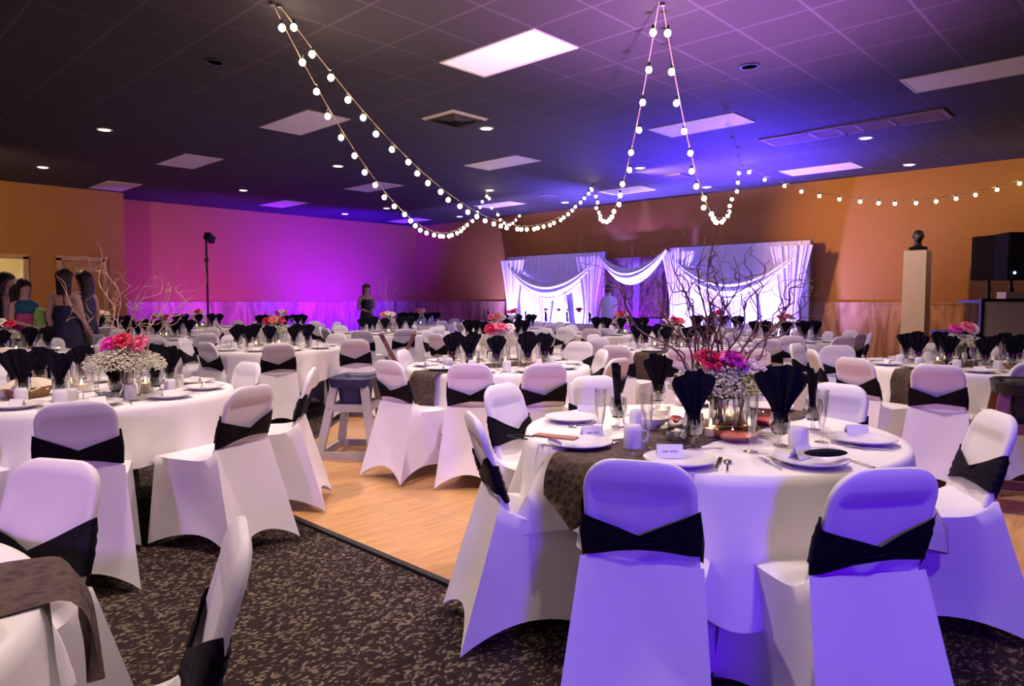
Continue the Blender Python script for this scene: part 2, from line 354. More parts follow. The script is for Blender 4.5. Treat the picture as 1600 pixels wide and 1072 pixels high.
# door 1
dt = bpy.data.objects.new('door_1', None); col.objects.link(dt); dt.location = ((d1a+d1b)/2, YJ, 0); dt['kind'] = 'structure'
W = d1b-d1a
M['doorframe'] = mat('tan_door_frame', (.50, .30, .14), .45, var=.05); M['doorleaf'] = mat('tan_door_leaf', (.42, .22, .10), .55, var=.12, scale=3)
m = MB()
for s in (-1, 1): m.box((s*(W/2-.03), -.02, DH/2), (.09, .10, DH))
m.box((0, -.02, DH+.0), (W+.03, .10, .09)); m.build('door_frame', M['doorframe'], dt, smooth=False)
m = MB(); m.box((0, .03, DH/2-.02), (W-.07, .045, DH-.05)); m.build('door_leaf', M['doorleaf'], dt, smooth=False)
m = MB(); m.box((.02, -.03, DH-.22), (.36, .07, .10)); m.build('door_closer', M['doorframe'], dt, smooth=False)
m = MB(); m.tube([(-W/2+.16, .01, 1.0), (-W/2+.16, -.06, 1.0), (-W/2+.28, -.06, 1.0)], .012); m.build('door_handle', M['steel'], dt)
# door 2: open doorway to a lit hallway
dt = bpy.data.objects.new('door_2', None); col.objects.link(dt); dt.location = ((d2a+d2b)/2, YJ, 0); dt['kind'] = 'structure'
W = d2b-d2a; m = MB()
for s in (-1, 1): m.box((s*(W/2-.03), -.02, DH/2), (.09, .10, DH))
m.box((0, -.02, DH), (W+.03, .10, .09)); m.build('door_frame', M['doorframe'], dt, smooth=False)
hx0, hx1 = d2a-1.2, d2b+.9
M['hallwall'] = mat('cream_hall_wall', (.55, .42, .22), .8, var=.04)
m = MB(); m.box(((hx0+hx1)/2, 20.4, 1.4), (hx1-hx0, .1, 2.8)); m.box((hx0, 18.5, 1.4), (.1, 3.8, 2.8)); m.box((hx1, 18.5, 1.4), (.1, 3.8, 2.8))
struct('wall_hallway', m, M['hallwall'])
m = MB(); m.box(((hx0+hx1)/2, 18.5, 2.75), (hx1-hx0, 3.7, .1)); struct('ceiling_hallway', m, M['china'])
hl = bpy.data.lights.new('hallway_lamp', 'POINT'); hl.energy = 110; hl.color = (1, .86, .6); hl.shadow_soft_size = .15
hlo = bpy.data.objects.new('hallway_lamp', hl); col.objects.link(hlo); hlo.location = (d2a+1.0, 18.4, 2.55)
M['daylight'] = mat('daylit_glass', (.6, .8, .8), .4, emit=(.55, .9, .95), es=1.1)
m = MB(); pa = jx(40.6)*(20.3/YJ)+.05
m.box((pa, 20.32, 1.3), (.16, .05, 1.5)); struct('window_1', m, M['daylight'])
m = MB(); m.box((pa, 20.27, 1.62), (.16, .04, .12)); struct('trim_4', m, M['black'])

# ------------------------------------------------------------------ ceiling fittings
T = .6096; GX, GY = 3.877, 4.630
def snap(px, py):
    p = atz(px, py, CZ); i = round((p.x-GX)/T-.5); return GX+(i+.5)*T, GY+round((p.y-GY)/T)*T
PANELS = [(795, 78, 'nearest bright light panel over the hall centre'), (478, 190, 'light panel behind the left string of bulbs'), (306, 255, 'dim light panel far left over the room'),
          (201, 294, 'smallest far-left light panel above the jutting wall'), (587, 294, 'violet-tinted light panel left of the bulb dip'), (450, 321, 'thin light panel above the magenta wall'),
          (785, 255, 'light panel right of the long left strings'), (1095, 198, 'light panel crossed by the right string of bulbs'),
          (1256, 265, 'light panel close above the right wall'), (790, 321, 'blue-lit light panel above the left drape'), (628, 343, 'farthest light panel near the room corner'), (1575, 115, 'light panel cut by the right edge of the photo')]
for i, (px, py, lb) in enumerate(PANELS):
    x, y = snap(px, py)
    t = thing('ceiling_light_panel', 'white rectangular '+lb, 'ceiling light', (x, y, CZ), group='flat light panels in the tiled ceiling')
    m = MB(); m.box((0, 0, -.004), (T-.05, 2*T-.05, .008)); m.build('diffuser', M['panel' if i else 'panelglow'], t, smooth=False)
    m = MB()
    for s in (-1, 1): m.box((s*(T/2-.012), 0, -.006), (.024, 2*T, .012)); m.box((0, s*(T-.012), -.006), (T-.05, .024, .012))
    m.build('frame', M['panel'], t, smooth=False)
VENT = mat('dark_vent_metal', (.06, .045, .055), .5, metal=.3)
BROWN = mat('brown_vent_metal', (.22, .13, .14), .6)
for px, py, lb in ((711, 185, 'square ceiling diffuser with nested rims left of a downlight'), (1330, 200, 'middle of three brown ceiling grilles at right'), (1255, 213, 'left of three brown ceiling grilles at right'), (1408, 187, 'right of three brown ceiling grilles at right'), (980, 297, 'white rimmed ceiling grille above the barn doors')):
    p = atz(px, py, CZ); t = thing('ceiling_vent', lb, 'vent', (p.x, p.y, CZ))
    if px == 711:
        for k in range(4):
            a = .30-.07*k; m = MB()
            m.rings([[Vector((x*a, y*a, -.002-.006*k)) for x, y in ((-1, -1), (1, -1), (1, 1), (-1, 1))], [Vector((x*(a-.03), y*(a-.03), -.03-.004*k)) for x, y in ((-1, -1), (1, -1), (1, 1), (-1, 1))]], False, False)
            m.build('rim', VENT if k % 2 else M['panel'] if k == 0 else VENT, t, smooth=False)
    else:
        big = px == 980
        sx, sy = (.6, 1.0) if big else (.5, 1.0)
        m = MB()
        for s in (-1, 1): m.box((s*sx/2, 0, -.01), (.05, sy+.05, .02)); m.box((0, s*sy/2, -.01), (sx, .05, .02))
        m.build('frame', M['panel'] if big else BROWN, t, smooth=False)
        m = MB()
        for k in range(9): m.box((-sx/2+.05+k*(sx-.1)/8, 0, -.008), (.02, sy-.06, .012), ry=.5)
        m.build('louvre', VENT if big else BROWN, t, smooth=False)
        m = MB(); m.box((0, 0, -.002), (sx-.04, sy-.04, .003)); m.build('backing', VENT if big else BROWN, t, smooth=False)
M['canlit'] = mat('lit_downlight_lens', (1, .95, .85), .4, emit=(1, .88, .72), es=6)
CANPX = [(163, 202), (67, 261), (760, 200), (528, 259), (380, 297), (539, 334), (604, 325), (1000, 262), (1353, 215), (1421, 257), (765, 297), (1104, 292), (883, 316), (718, 338)]
can0 = None
for i, (px, py) in enumerate(sorted(CANPX)):
    p = atz(px, py, CZ)
    lb = 'round recessed downlight in the ceiling, lit, number %s from the left of the lit ones' % ['one', 'two', 'three', 'four', 'five', 'six', 'seven', 'eight', 'nine', 'ten', 'eleven', 'twelve', 'thirteen', 'fourteen'][i]
    if can0 is None:
        t = can0 = thing('recessed_downlight', lb, 'downlight', (p.x, p.y, CZ), group='lit recessed downlights')
        m = MB(); m.lathe([(.075, 0), (.10, 0), (.10, -.008), (.078, -.012), (.075, -.008)], n=20, cap0=False, cap1=False); m.build('trim_ring', M['panel'], t)
        m = MB(); m.lathe([(.0749, -.004), (.07, -.012), (.03, -.02), (.001, -.022)], n=20); m.build('lens', M['canlit'], t)
    else: t = dup(can0, (p.x, p.y, CZ)); t['label'] = lb
for px, py, lb in ((1171, 103, 'unlit dark recessed downlight right of the bulb strings'), (335, 96, 'unlit dark recessed downlight in the black left ceiling')):
    p = atz(px, py, CZ); t = thing('recessed_downlight', lb, 'downlight', (p.x, p.y, CZ))
    m = MB(); m.lathe([(.07, 0), (.10, 0), (.10, -.010), (.074, -.014), (.07, -.006)], n=20, cap0=False, cap1=False); m.build('trim_ring', M['black'], t)
    m = MB(); m.lathe([(.069, -.003), (.001, -.003)], n=20); m.build('lens', M['metalgrey'], t)
for px, py, lb in ((1057, 275, 'dark square ceiling speaker in the blue ceiling'), (858, 305, 'dark flat ceiling grille above the left drape')):
    p = atz(px, py, CZ); t = MB().lathe([(.001, -.02), (.25, -.02), (.28, -.012), (.28, 0)], n=4).build('ceiling_speaker', VENT, loc=(p.x, p.y, CZ), rz=PI/4, smooth=False); tag(t, lb, 'speaker')

# ------------------------------------------------------------------ string lights
def strand(lb, A, B, lowpx, n, flip=0, jit=.5):
    """hangs between two hooks; sag chosen so that the lowest point reaches lowpx in height"""
    A = Vector(A); B = Vector(B); L = (B-A).length
    lo, hi = .05, 2.5
    for _ in range(40):
        s = (lo+hi)/2
        ymax = max(proj(A.lerp(B, t/60)-Vector((0, 0, 4*s*(t/60)*(1-t/60))))[1] for t in range(61))
        if ymax < lowpx: lo = s
        else: hi = s
    pts = [A.lerp(B, t/40)-Vector((0, 0, 4*s*(t/40)*(1-t/40))) for t in range(41)]
    t_ = thing('string_lights', lb, 'string lights', A, group=None)
    MB().tube([p-A for p in pts], .005, 5).build('cord', M['wire'], t_)
    MB().lathe([(.001, .0), (.02, -.005), (.02, -.02), (.001, -.022)], n=8).build('hook', M['metalgrey'], t_)
    for k in range(n):
        t = (k+.5)/n; p = A.lerp(B, t)-Vector((0, 0, 4*s*t*(1-t)))-A
        jx_ = rnd.uniform(-.03, .03); jy = rnd.uniform(-.03, .03)
        o = mkobj('bulb', BULB, t_, (p.x+jx_, p.y+jy, p.z-.055))
        so = mkobj('socket', SOCK, o, (0, 0, 0))
    return t_
BULB = MB().ell((0, 0, 0), (.027, .027, .029), 10, 7).mesh('bulb', M['bulb'])
SOCK = MB().lathe([(.010, .024), (.013, .03), (.012, .058), (.004, .064)], n=8).mesh('socket', M['black'])
P0 = atz(425, 4, CZ); P1 = atz(1030, 2, CZ); P2 = atz(762, 298, CZ); P3 = atz(927, 287, CZ); P4 = atz(1157, 258, CZ); P2b = atz(812, 330, CZ)
P5 = Vector((X1-.06, 1.0, CZ))
strand('long string of warm bulbs from top left down to the first ceiling hook', P0, P2, 364, 30)
strand('long string of warm bulbs from top left past the first hook', P0+Vector((.06, 0, 0)), P3, 353, 36)
strand('short string of bulbs dipping just right of the first hook', P2, P2b, 348, 10)
strand('steep string of bulbs dipping left of the barn doors top', P3, P1, 341, 22)
strand('steep string of bulbs dipping above the right drape', P1+Vector((.05, 0, 0)), P4, 341, 22)
strand('shallow string of bulbs running to the right wall', P4, P5, 313, 18)

# ------------------------------------------------------------------ drape backdrop on the right wall
XD = 13.62
def dy(px): d = ray(px, 450); return d.y*(XD/d.x)
yL, yM1, yM2, yR = dy(789), dy(941), dy(1042), dy(1262); ZT = 2.44
def foldsheet(ya, yb, za, zb, amp, nf, x, pinch=None, seed=0):
    m = MB(); n = max(40, int(nf*8))
    def fn(u, v):
        y = ya+(yb-ya)*u; z = za+(zb-za)*v
        a = amp*(math.sin(2*PI*nf*u+seed)+.5*math.sin(2*PI*nf*2.3*u+1+seed)*(.5+.5*v))
        if pinch:
            c = (ya+yb)/2; k = pinch(v); y = c+(y-c)*k
        return Vector((x-abs(a), y, z))
    return m.grid(fn, n, 16)
def swagmesh(ya, yb, ztop, sag, wid, x, depth=.10, rows=14):
    m = MB()
    def fn(u, v):
        y = ya+(yb-ya)*u; k = 4*u*(1-u)
        z = ztop-sag*k - v*(.08+wid*k) ; r = math.sin(2*PI*v*3.3+2*u)*.022*(.3+k)
        return Vector((x-depth*(.25+k)*math.sin(PI*min(1, v*.9+.08))-r, y, z))
    return m.grid(fn, 48, rows*2)
def drape(name, ya, yb, label, seed):
    t = thing(name, label, 'drape', (XD, (ya+yb)/2, 0)); c = (ya+yb)/2
    def P(mb, nm, mt=M['sheer']):
        mb.v = [(v[0]-XD, v[1]-c, v[2]) for v in mb.v]; return mb.build(nm, mt, t, ang=80)
    P(foldsheet(ya, yb, .02, ZT, .022, 17, XD+.10, seed=seed), 'back_sheet')
    P(swagmesh(ya, yb, ZT-.04, .62, .42, XD-.02), 'swag')
    w_ = (yb-ya)
    for k, (f, ww) in enumerate(((.10, .30), (.34, .24), (.62, .24), (.90, .30))):
        cc = ya+w_*f
        pin = (lambda v: .45+.55*abs(2*v-.9)**1.3) if k in (0, 3) else (lambda v: 1.15-.75*v**1.5)
        P(foldsheet(cc-abs(w_)*ww*.42, cc+abs(w_)*ww*.42, .02, ZT-.10-.75*4*f*(1-f) if k in (1, 2) else ZT-.1, .045, 4, XD-.04, pin, seed+k), 'curtain_panel')
    m = MB()
    for y in (ya, yb): m.tube([(XD+.14, y, 0), (XD+.14, y, ZT)], .02, 8)
    m.tube([(XD+.14, ya, ZT), (XD+.14, yb, ZT)], .02, 8); P(m, 'pole_frame', M['metalgrey'])
    return t
drape('draped_backdrop', yL, yM1, 'white lit drape left of the barn doors', 0)
drape('draped_backdrop', yM2, yR, 'white lit drape right of the barn doors, behind willow branches', 2.2)
t = tag(swagmesh(yM1+.05, yM2-.05, ZT, .42, .30, XD-.10, .14).build('fabric_swag', M['sheer'], ang=80), 'white fabric swag hanging over the barn doors', 'swag')
# barn doors
t = thing('barn_door_backdrop', 'dark plank barn doors with crossed rails between the drapes', 'barn doors', (XD+.16, (yM1+yM2)/2, 0))
hw = abs(yM1-yM2)/2-.04; hh = 2.28
m = MB(); n = 12
for k in range(n): m.box((0, -hw+(k+.5)*2*hw/n, hh/2), (.03, 2*hw/n-.008, hh))
m.build('planks', M['barnwood'], t, smooth=False)
m = MB(); m.box((-.03, 0, hh/2), (.03, .17, hh)); m.build('centre_stile', M['barnrail'], t, smooth=False)
m = MB(); m.box((-.034, 0, .78), (.03, 2*hw, .17)); m.build('cross_rail', M['barnrail'], t, smooth=False)
for s in (-1, 1):
    m = MB(); m.beam((-.03, s*.06, .86), (-.03, s*(hw-.05), 2.15), .11, .025, (1, 0, 0)); m.build('diagonal_brace', M['barnwood'], t, smooth=False)
    m = MB(); m.box((-.032, s*(hw-.05), hh/2), (.03, .09, hh)); m.build('side_stile', M['barnwood'], t, smooth=False)
# uplights at the foot of the drape
for k, (y, lb) in enumerate(((12.6, 'leftmost'), (11.0, 'second from the left'), (7.4, 'third from the left'), (5.9, 'rightmost'))):
    t = thing('floor_uplight', 'small black stage uplight at the foot of the drape, %s of four' % lb, 'uplight', (13.0, y, 0), group='uplights under the drape')
    m = MB(); m.lathe([(.07, .0), (.07, .03), (.05, .04)], n=14); m.build('base', M['black'], t)
    m = MB(); m.tube([(-.07, 0, .08), (.02, 0, .135)], .055, 14); m.build('can', M['black'], t)
    m = MB()
    for s in (-1, 1): m.box((0, s*.06, .07), (.03, .008, .12))
    m.build('yoke', M['black'], t, smooth=False)
# ================================================================== CHAIRS
def sstep(a, b, x):
    t = max(0, min(1, (x-a)/(b-a))); return t*t*(3-2*t)
def back_c(z): return -.12*(z-.46)/.38 if z > .46 else .012*(.46-z)/.1
def back_w(z):
    r = .095
    if z > .84-r:
        q = min(1, (z-(.84-r))/r); return .160-r+r*math.sqrt(max(0, 1-q*q))
    return .160+.04*max(0, .72-z)
def back_ring(z, th, n=40, grow=0):
    w_ = back_w(z)+grow; c = back_c(z); out = []
    for k in range(n):
        a = 2*PI*k/n; ca, sa = math.cos(a), math.sin(a)
        x = w_*math.copysign(abs(ca)**.55, ca)
        u = abs(x)/max(w_, .01)
        t = th*(.34+.66*sstep(.74, .93, u)) if z < .77 else th
        y = (t+grow)*math.copysign(abs(sa)**.5, sa)
        out.append(Vector((x, c+y, z)))
    return out
def cover_mb():
    m = MB()
    zs = [.455, .47, .485, .5, .55, .6, .66, .70, .73, .75, .77, .79, .805, .818, .828, .835, .839]
    m.rings([back_ring(z, .022 if z < .8 else .022*math.sqrt(max(.12, 1-((z-.8)/.04)**2))) for z in zs])
    # skirt
    TOPC = [(-.178, -.045, .535), (.178, -.045, .535), (.195, .39, .462), (-.195, .39, .462)]
    BOT = [(-.228, -.205, .0), (.228, -.205, .0), (.225, .43, .0), (-.225, .43, .0)]
    S = 14; cen = Vector((0, .12, 0)); rs = []
    def top(i, q):
        a = Vector(TOPC[i]); b = Vector(TOPC[(i+1) % 4]); p = a.lerp(b, q)
        if i in (1, 3):
            dist = p.y+.045; p.z = .468+.067*math.exp(-max(0, dist)/.045)
        if i == 2: p.z = .462
        return p
    L = 9
    for k in range(L+1):
        t = k/L; r = []
        for i in range(4):
            for j in range(S):
                q = j/S; a = top(i, q); b = Vector(BOT[i]).lerp(Vector(BOT[(i+1) % 4]), q)
                lift = (.075 if i != 0 else .09)*math.sin(PI*q)**.85
                b.z = .012+lift; p = a.lerp(b, t)
                bow = .050*math.sin(PI*q)*math.sin(PI*min(1, t*.55))*(1.3 if i in (1, 3) else 1)
                d = Vector((cen.x-p.x, cen.y-p.y, 0)); nrm = [Vector((0, 1, 0)), Vector((-1, 0, 0)), Vector((0, -1, 0)), Vector((1, 0, 0))][i]
                p += nrm*bow; r.append(p)
        rs.append(r)
    # seat rings inward
    seat = []
    for f in (.0, .06, .3, .65, .97):
        r = []
        for p in rs[0]:
            q = Vector((p.x*(1-f), .19+(p.y-.19)*(1-f), p.z+(.47-p.z)*min(1, f*3)+.014*math.sin(PI/2*min(1, f*4)))); r.append(q)
        seat.append(r)
    m.rings(list(reversed(seat))+rs[1:], True, False); m.v = [(x, y, z*1.03) for x, y, z in m.v]
    return m
def sash_mb(seed):
    r_ = random.Random(seed); m = MB(); n = 44; rows = 9
    tilt = r_.uniform(-.022, .022); ph = r_.uniform(0, 6)
    rs = []
    for j in range(rows+1):
        v = j/rows*2-1; r = []
        for k in range(n):
            a = 2*PI*k/n; ca, sa = math.cos(a), math.sin(a)
            x = math.copysign(abs(ca)**.55, ca); u = abs(x)
            zc = .622-.020*(1-u)**1.0+tilt*x*.8*(1 if sa < 0 else -1); hh = .022+.047*u**1.05
            z = zc+v*hh
            c = back_c(z); w_ = back_w(z)+.008
            th = .026+.010*(1-u)+.004*math.sin(5*PI*v+ph+6*u)+(.006*math.sin(3*v*PI+ph) if u < .3 else 0)
            sidebulge = .006*(1-abs(v))
            y = th*math.copysign(abs(sa)**.5, sa)
            r.append(Vector((x*(w_+sidebulge), c+y, z)))
        rs.append(r)
    m.rings(rs, False, False); m.v = [(x, y, z*1.03) for x, y, z in m.v]
    return m
COVER = cover_mb().mesh('chair_cover', M['cover'], ang=62)
SASH = [sash_mb(i).mesh('sash', M['sash'], ang=80) for i in range(3)]
REP = []        # (object, group key, phrase, table key) -> labels written at the end
def chair(top, face, key, tilt=0, label=None):
    d = Vector((face[0]-top[0], face[1]-top[1], 0)).normalized()
    o = Vector((top[0], top[1], 0))+d*.12
    z0 = .012 if in_oct(o) else 0
    t = thing('banquet_chair', label, 'chair', (o.x, o.y, z0), math.atan2(-d.x, d.y)+tilt)
    mkobj('chair_cover', COVER, t); mkobj('sash', SASH[rnd.randrange(3)], t)
    REP.append((t, 'chairs', 'white covered chair with black sash', key)); CHAIRS.append((o.x, o.y, key)); return t
def in_oct(p):
    for i in range(8):
        a, b = oct_[i], oct_[(i+1) % 8]
        if (b[0]-a[0])*(p.y-a[1])-(b[1]-a[1])*(p.x-a[0]) > 0: return False
    return True
CHAIRS = []
def wd(px, d):
    fh = Vector((math.sin(YAW), math.cos(YAW), 0)); lo, hi = -40, 40
    for _ in range(50):
        mid = (lo+hi)/2; P = fh*d+cr*mid; P.z = .76
        if proj(P)[0] < px: lo = mid
        else: hi = mid
    return Vector((P.x, P.y, 0))
# key: centre, description, near chairs given as (px, py of the back's top), ring fill, flowers, branches, detail
TB = {
 'T0': (Vector((-.41, 1.74, 0)), 'the bottom-left corner table'),
 'T1': (wd(1103, 2.93), 'the nearest full table'),
 'T2': (wd(779, 5.85), 'the table beside the high chair'),
 'T3': (wd(150, 4.15), 'the front-left candlelit table'),
 'T4': (wd(428, 8.0), 'the table left of tray stand'),
 'T5': (wd(250, 9.8), 'the table before the black pole'),
 'T6': (wd(160, 12.1), 'the far-left table near the door'),
 'T7': (wd(5, 7.0), 'the table by standing women'),
 'T8': (wd(605, 11.4), 'the table behind the tray stand'),
 'T9': (wd(1050, 7.85), 'the centre-right lace-runner table'),
 'T11': (wd(1500, 5.85), 'the right table before the pedestal'),
 'T12': (wd(968, 11.2), 'the table facing the barn doors'),
 'T14': (wd(775, 9.7), 'the central coral-flower table'),
 'T15': (wd(800, 13.4), 'the table nearest the left drape'),
 'T16': (wd(440, 13.0), 'the table under the magenta wall'),
 'T17': (wd(655, 15.2), 'the table in the room corner'),
 'T20': (wd(1225, 9.4), 'the table before the right drape'),
 'T21': (wd(310, 13.6), 'the far table behind the black pole'),
 'T22': (wd(1120, 12.3), 'the table at the right drape foot'),
}
KEYCH = {
 'T0': [(93, 717), (381, 823)],
 'T1': [(988, 718), (1392, 731), (1562, 643), (736, 646), (782, 603), (926, 590)],
 'T2': [(733, 570), (853, 570), (605, 565), (628, 548), (943, 548), (968, 562), (906, 535)],
 'T3': [(118, 627), (395, 602), (390, 565), (490, 578)],
 'T4': [(435, 536), (320, 534), (527, 521), (155, 522)],
 'T9': [(1069, 545), (962, 541), (1243, 538), (1268, 548)],
 'T11': [(1333, 561), (1465, 572)],
 'T20': [(1237, 526), (1175, 545), (1310, 541), (1320, 527), (1296, 519), (1197, 530)],
 'T12': [(947, 513), (1148, 520), (1005, 516)],
 'T8': [(632, 514), (565, 516)],
 'T14': [(698, 517), (682, 511), (857, 521), (735, 514), (884, 511), (937, 529)],
 'T5': [(237, 527), (150, 522)],
}
FACE = {(155, 522): 'T5', (1243, 538): 'T11', (1268, 548): 'T11', (1310, 541): 'T20'}
ROT = {(988, 718): .14}
KEYCH['T4'][3:] = []
KEYCH['T8'].append((554, 531))
for k, lst in KEYCH.items():
    for px, py in lst:
        tp = atz(px, py, .866); f = TB[FACE.get((px, py), k)][0]; chair((tp.x, tp.y), (f.x, f.y), k, ROT.get((px, py), 0))
FILL = {'T0': [], 'T1': [20, 95, -10], 'T2': [30, 60], 'T3': [75, 110, 145, 180, 215], 'T4': [210, 170, 130, 90, 50, 15], 'T9': [248, 290, 330, 10, 50, 90, 130],
        'T11': [215, 60, 25, -10, -45, -80, 100]}
for k, (c, _) in TB.items():
    angs = FILL.get(k, [(i*36+(hash(k[1:]) if False else int(k[1:])*13)) % 360 for i in range(10)])
    for a in angs:
        a = math.radians(a); R_ = 1.07+rnd.uniform(-.05, .08); tp = (c.x+R_*math.cos(a), c.y+R_*math.sin(a))
        fx, fy = tp[0]-.12*math.cos(a), tp[1]-.12*math.sin(a)
        if any((x-fx)**2+(y-fy)**2 < (.44 if kk == k else .52)**2 for x, y, kk in CHAIRS): continue
        if any(kk != k and (cc.x-fx)**2+(cc.y-fy)**2 < 1.1**2 for kk, (cc, _) in TB.items()): continue
        if not (X0+.3 < tp[0] < 12.9 and tp[1] < YJ-.2): continue
        # keep gaps the photo shows open (dance floor between camera and T2, high chair, people)
        if (fx-3.1)**2+(fy-4.8)**2 < .5**2: continue
        chair(tp, (c.x, c.y), k, rnd.uniform(-.12, .12))
# ================================================================== TABLES
TR = .762; TZ = .745
def table_parts():
    a = MB().lathe([(TR-.02, TZ-.035), (TR, TZ-.03), (TR, TZ-.005), (TR-.006, TZ)], n=56)
    b = MB().tube([(0, -.3, TZ-.04), (0, -.3, .5), (0, 0, .012)], .014, 8)
    return a.mesh('tabletop', M['tabletop']), [MB().tube([(x*.42, y*.38, TZ-.035), (x*.46, y*.42, .0)], .015, 8).mesh('leg', M['black']) for x in (-1, 1) for y in (-1, 1)]
TTOP, TLEGS = table_parts()
def cloth_mesh(rot, seed, side=1.075, amp=1.0, cm=.09, c0=.36):
    r_ = random.Random(seed); m = MB(); NA = 128; ph = [r_.uniform(0, 6.28) for _ in range(4)]
    drops = []
    for k in range(NA):
        a = 2*PI*k/NA; b = (a-rot+PI/4) % (PI/2)-PI/4
        dr = side/math.cos(b)-TR
        drops.append(dr if dr < c0 else c0+cm*(1-math.exp(-(dr-c0)/cm)))
    z0 = TZ+.006; rs = []
    for f in (.02, .3, .6, .85, .97): rs.append([Vector((TR*f*math.cos(2*PI*k/NA), TR*f*math.sin(2*PI*k/NA), z0)) for k in range(NA)])
    for j in range(0, 13):
        t = j/12; r = []
        for k in range(NA):
            a = 2*PI*k/NA; dd = drops[k]*t; g = sstep(-.15, .75, t)*min(1, dd/.30)*(.6+.4*math.sin(3*a+ph[3]))
            fold = .034*math.sin(11*a+ph[0]+.8*math.sin(2*a))+.026*math.sin(19*a+ph[1]+1.2*t)+.014*math.sin(33*a+ph[2])
            corner = max(0, drops[k]-.33)*.25
            R = TR+.008*(1-math.exp(-dd/.02))+g*(fold*amp+.012*amp)+corner*t
            z = z0-dd if t > 0 else z0-.001
            if j == 0: R = TR+.0; z = z0
            r.append(Vector((R*math.cos(a), R*math.sin(a), z)))
        rs.append(r)
    m.rings(rs, True, False); return m
def runner_mesh(rot, hang=.28, wd_=.145, tip=.10):
    m = MB(); L = TR+.025; tot = L+hang+tip; zt = TZ+.011
    def fn(u, v):
        s = (u*2-1)*tot; q = v*2-1; a = abs(s); w_ = wd_*(1+.04*math.sin(s*30))
        if a > L+hang: w_ *= max(.02, 1-(a-L-hang)/tip)
        x = q*w_; edge = math.sqrt(max(0, (TR+.04)**2-x*x))
        if a < edge: p = Vector((math.copysign(a, s), x, zt+.002*math.sin(s*23+q*4)))
        else:
            dd = a-edge; out = .045*(1-math.exp(-dd/.03))*.9+.018*math.sin(q*5+s)*min(1, dd*4)
            p = Vector((math.copysign(edge+out-.0, s), x, zt-dd))
        return Vector((p.x*math.cos(rot)-p.y*math.sin(rot), p.x*math.sin(rot)+p.y*math.cos(rot), p.z))
    return m.grid(fn, 120, 14)
CLOTHS = [cloth_mesh(r, s).mesh('tablecloth', M['cloth'], ang=80) for r, s in ((.0, 1), (.4, 2), (.8, 3))]
rot1 = None
RUN = {'T0': math.atan2(.30, 1.0), 'T1': None, 'T2': None, 'T9': None, 'T11': None, 'T12': None}
def rot_for(key, px):       # direction so that the runner's hanging end shows at this pixel column
    c = TB[key][0]; best = None
    for k in range(360):
        a = math.radians(k); p = (c.x+(TR+.05)*math.cos(a), c.y+(TR+.05)*math.sin(a), .68)
        q = proj(p)
        toward = -(math.cos(a)*cf.x+math.sin(a)*cf.y)
        if toward > .15 and (best is None or abs(q[0]-px) < best[0]): best = (abs(q[0]-px), a)
    return best[1]
pz = atz(72, 905, .755)-Vector((-.41, 1.74, 0)); RUN['T0'] = math.atan2(pz.y, pz.x)
for k, px in (('T1', 905), ('T2', 662), ('T9', 1012), ('T11', 1423), ('T12', 926)): RUN[k] = rot_for(k, px)
def facing_corner(key, px):
    c = TB[key][0]; best = (1e9, 0)
    for k in range(360):
        a = math.radians(k); p = (c.x+TR*math.cos(a), c.y+TR*math.sin(a), .35); q = proj(p)
        if -(math.cos(a)*cf.x+math.sin(a)*cf.y) > 0 and abs(q[0]-px) < best[0]: best = (abs(q[0]-px), a)
    return best[1]-PI/4
for i, (k, (c, desc)) in enumerate(TB.items()):
    z0 = .0
    t = thing('banquet_table', 'round folding banquet table hidden under a white cloth, %s' % desc, 'table', (c.x, c.y, z0), rnd.uniform(0, 3), 'round banquet tables')
    mkobj('tabletop', TTOP, t)
    for lm in TLEGS: mkobj('leg', lm, t)
    me = CLOTHS[i % 3]
    if k == 'T1': me = cloth_mesh(facing_corner('T1', 1168), 5, 1.05, 1.7, .16, .34).mesh('tablecloth', M['cloth'], ang=80)
    o = mkobj('tablecloth', me, None, (c.x, c.y, z0)); tag(o, 'white cloth draped over %s' % desc, 'tablecloth', 'white round tablecloths')
    if k in RUN:
        o = runner_mesh(RUN[k], .28 if k not in ('T1', 'T0') else .15).build('lace_table_runner', M['lace'], loc=(c.x, c.y, z0), ang=70)
        tag(o, 'dark brown lace runner hanging over the edge of %s' % desc, 'table runner', 'lace runners')
# ================================================================== TABLEWARE
Z = TZ+.008
def plate_mb(R=.138):
    return MB().lathe([(.001, .006), (R*.55, .006), (R*.62, .010), (R*.8, .020), (R, .028), (R+.001, .024), (R*.8, .014), (R*.6, .003), (R*.5, .0), (.001, .0)], n=36, cap0=False, cap1=False)
PLATE = plate_mb().mesh('plate', M['china'], ang=60)
def thinglass(prof, n=18): return MB().lathe(prof, n=n, cap0=False, cap1=False)
GOB = thinglass([(.001, .002), (.034, .002), (.036, .005), (.012, .012), (.007, .022), (.008, .042), (.020, .050), (.036, .066), (.043, .092), (.043, .118), (.038, .150), (.0370, .150), (.041, .118), (.041, .092), (.034, .068), (.018, .053), (.001, .050)]).mesh('goblet', M['glass'])
FLU = thinglass([(.001, .002), (.030, .002), (.031, .005), (.008, .012), (.006, .05), (.012, .075), (.020, .12), (.026, .18), (.027, .235), (.0258, .235), (.0248, .18), (.018, .12), (.010, .08), (.001, .074)]).mesh('champagne_flute', M['glass'])
def mug_mb():
    m = MB().lathe([(.037, .0), (.038, .004), (.037, .07), (.034, .085), (.028, .092), (.001, .092)], n=24, cap0=True)
    m.tube([(.036, 0, .022), (.058, 0, .026), (.064, 0, .045), (.058, 0, .064), (.035, 0, .068)], .005, 8); return m
MUG = mug_mb().mesh('coffee_mug', M['china'])
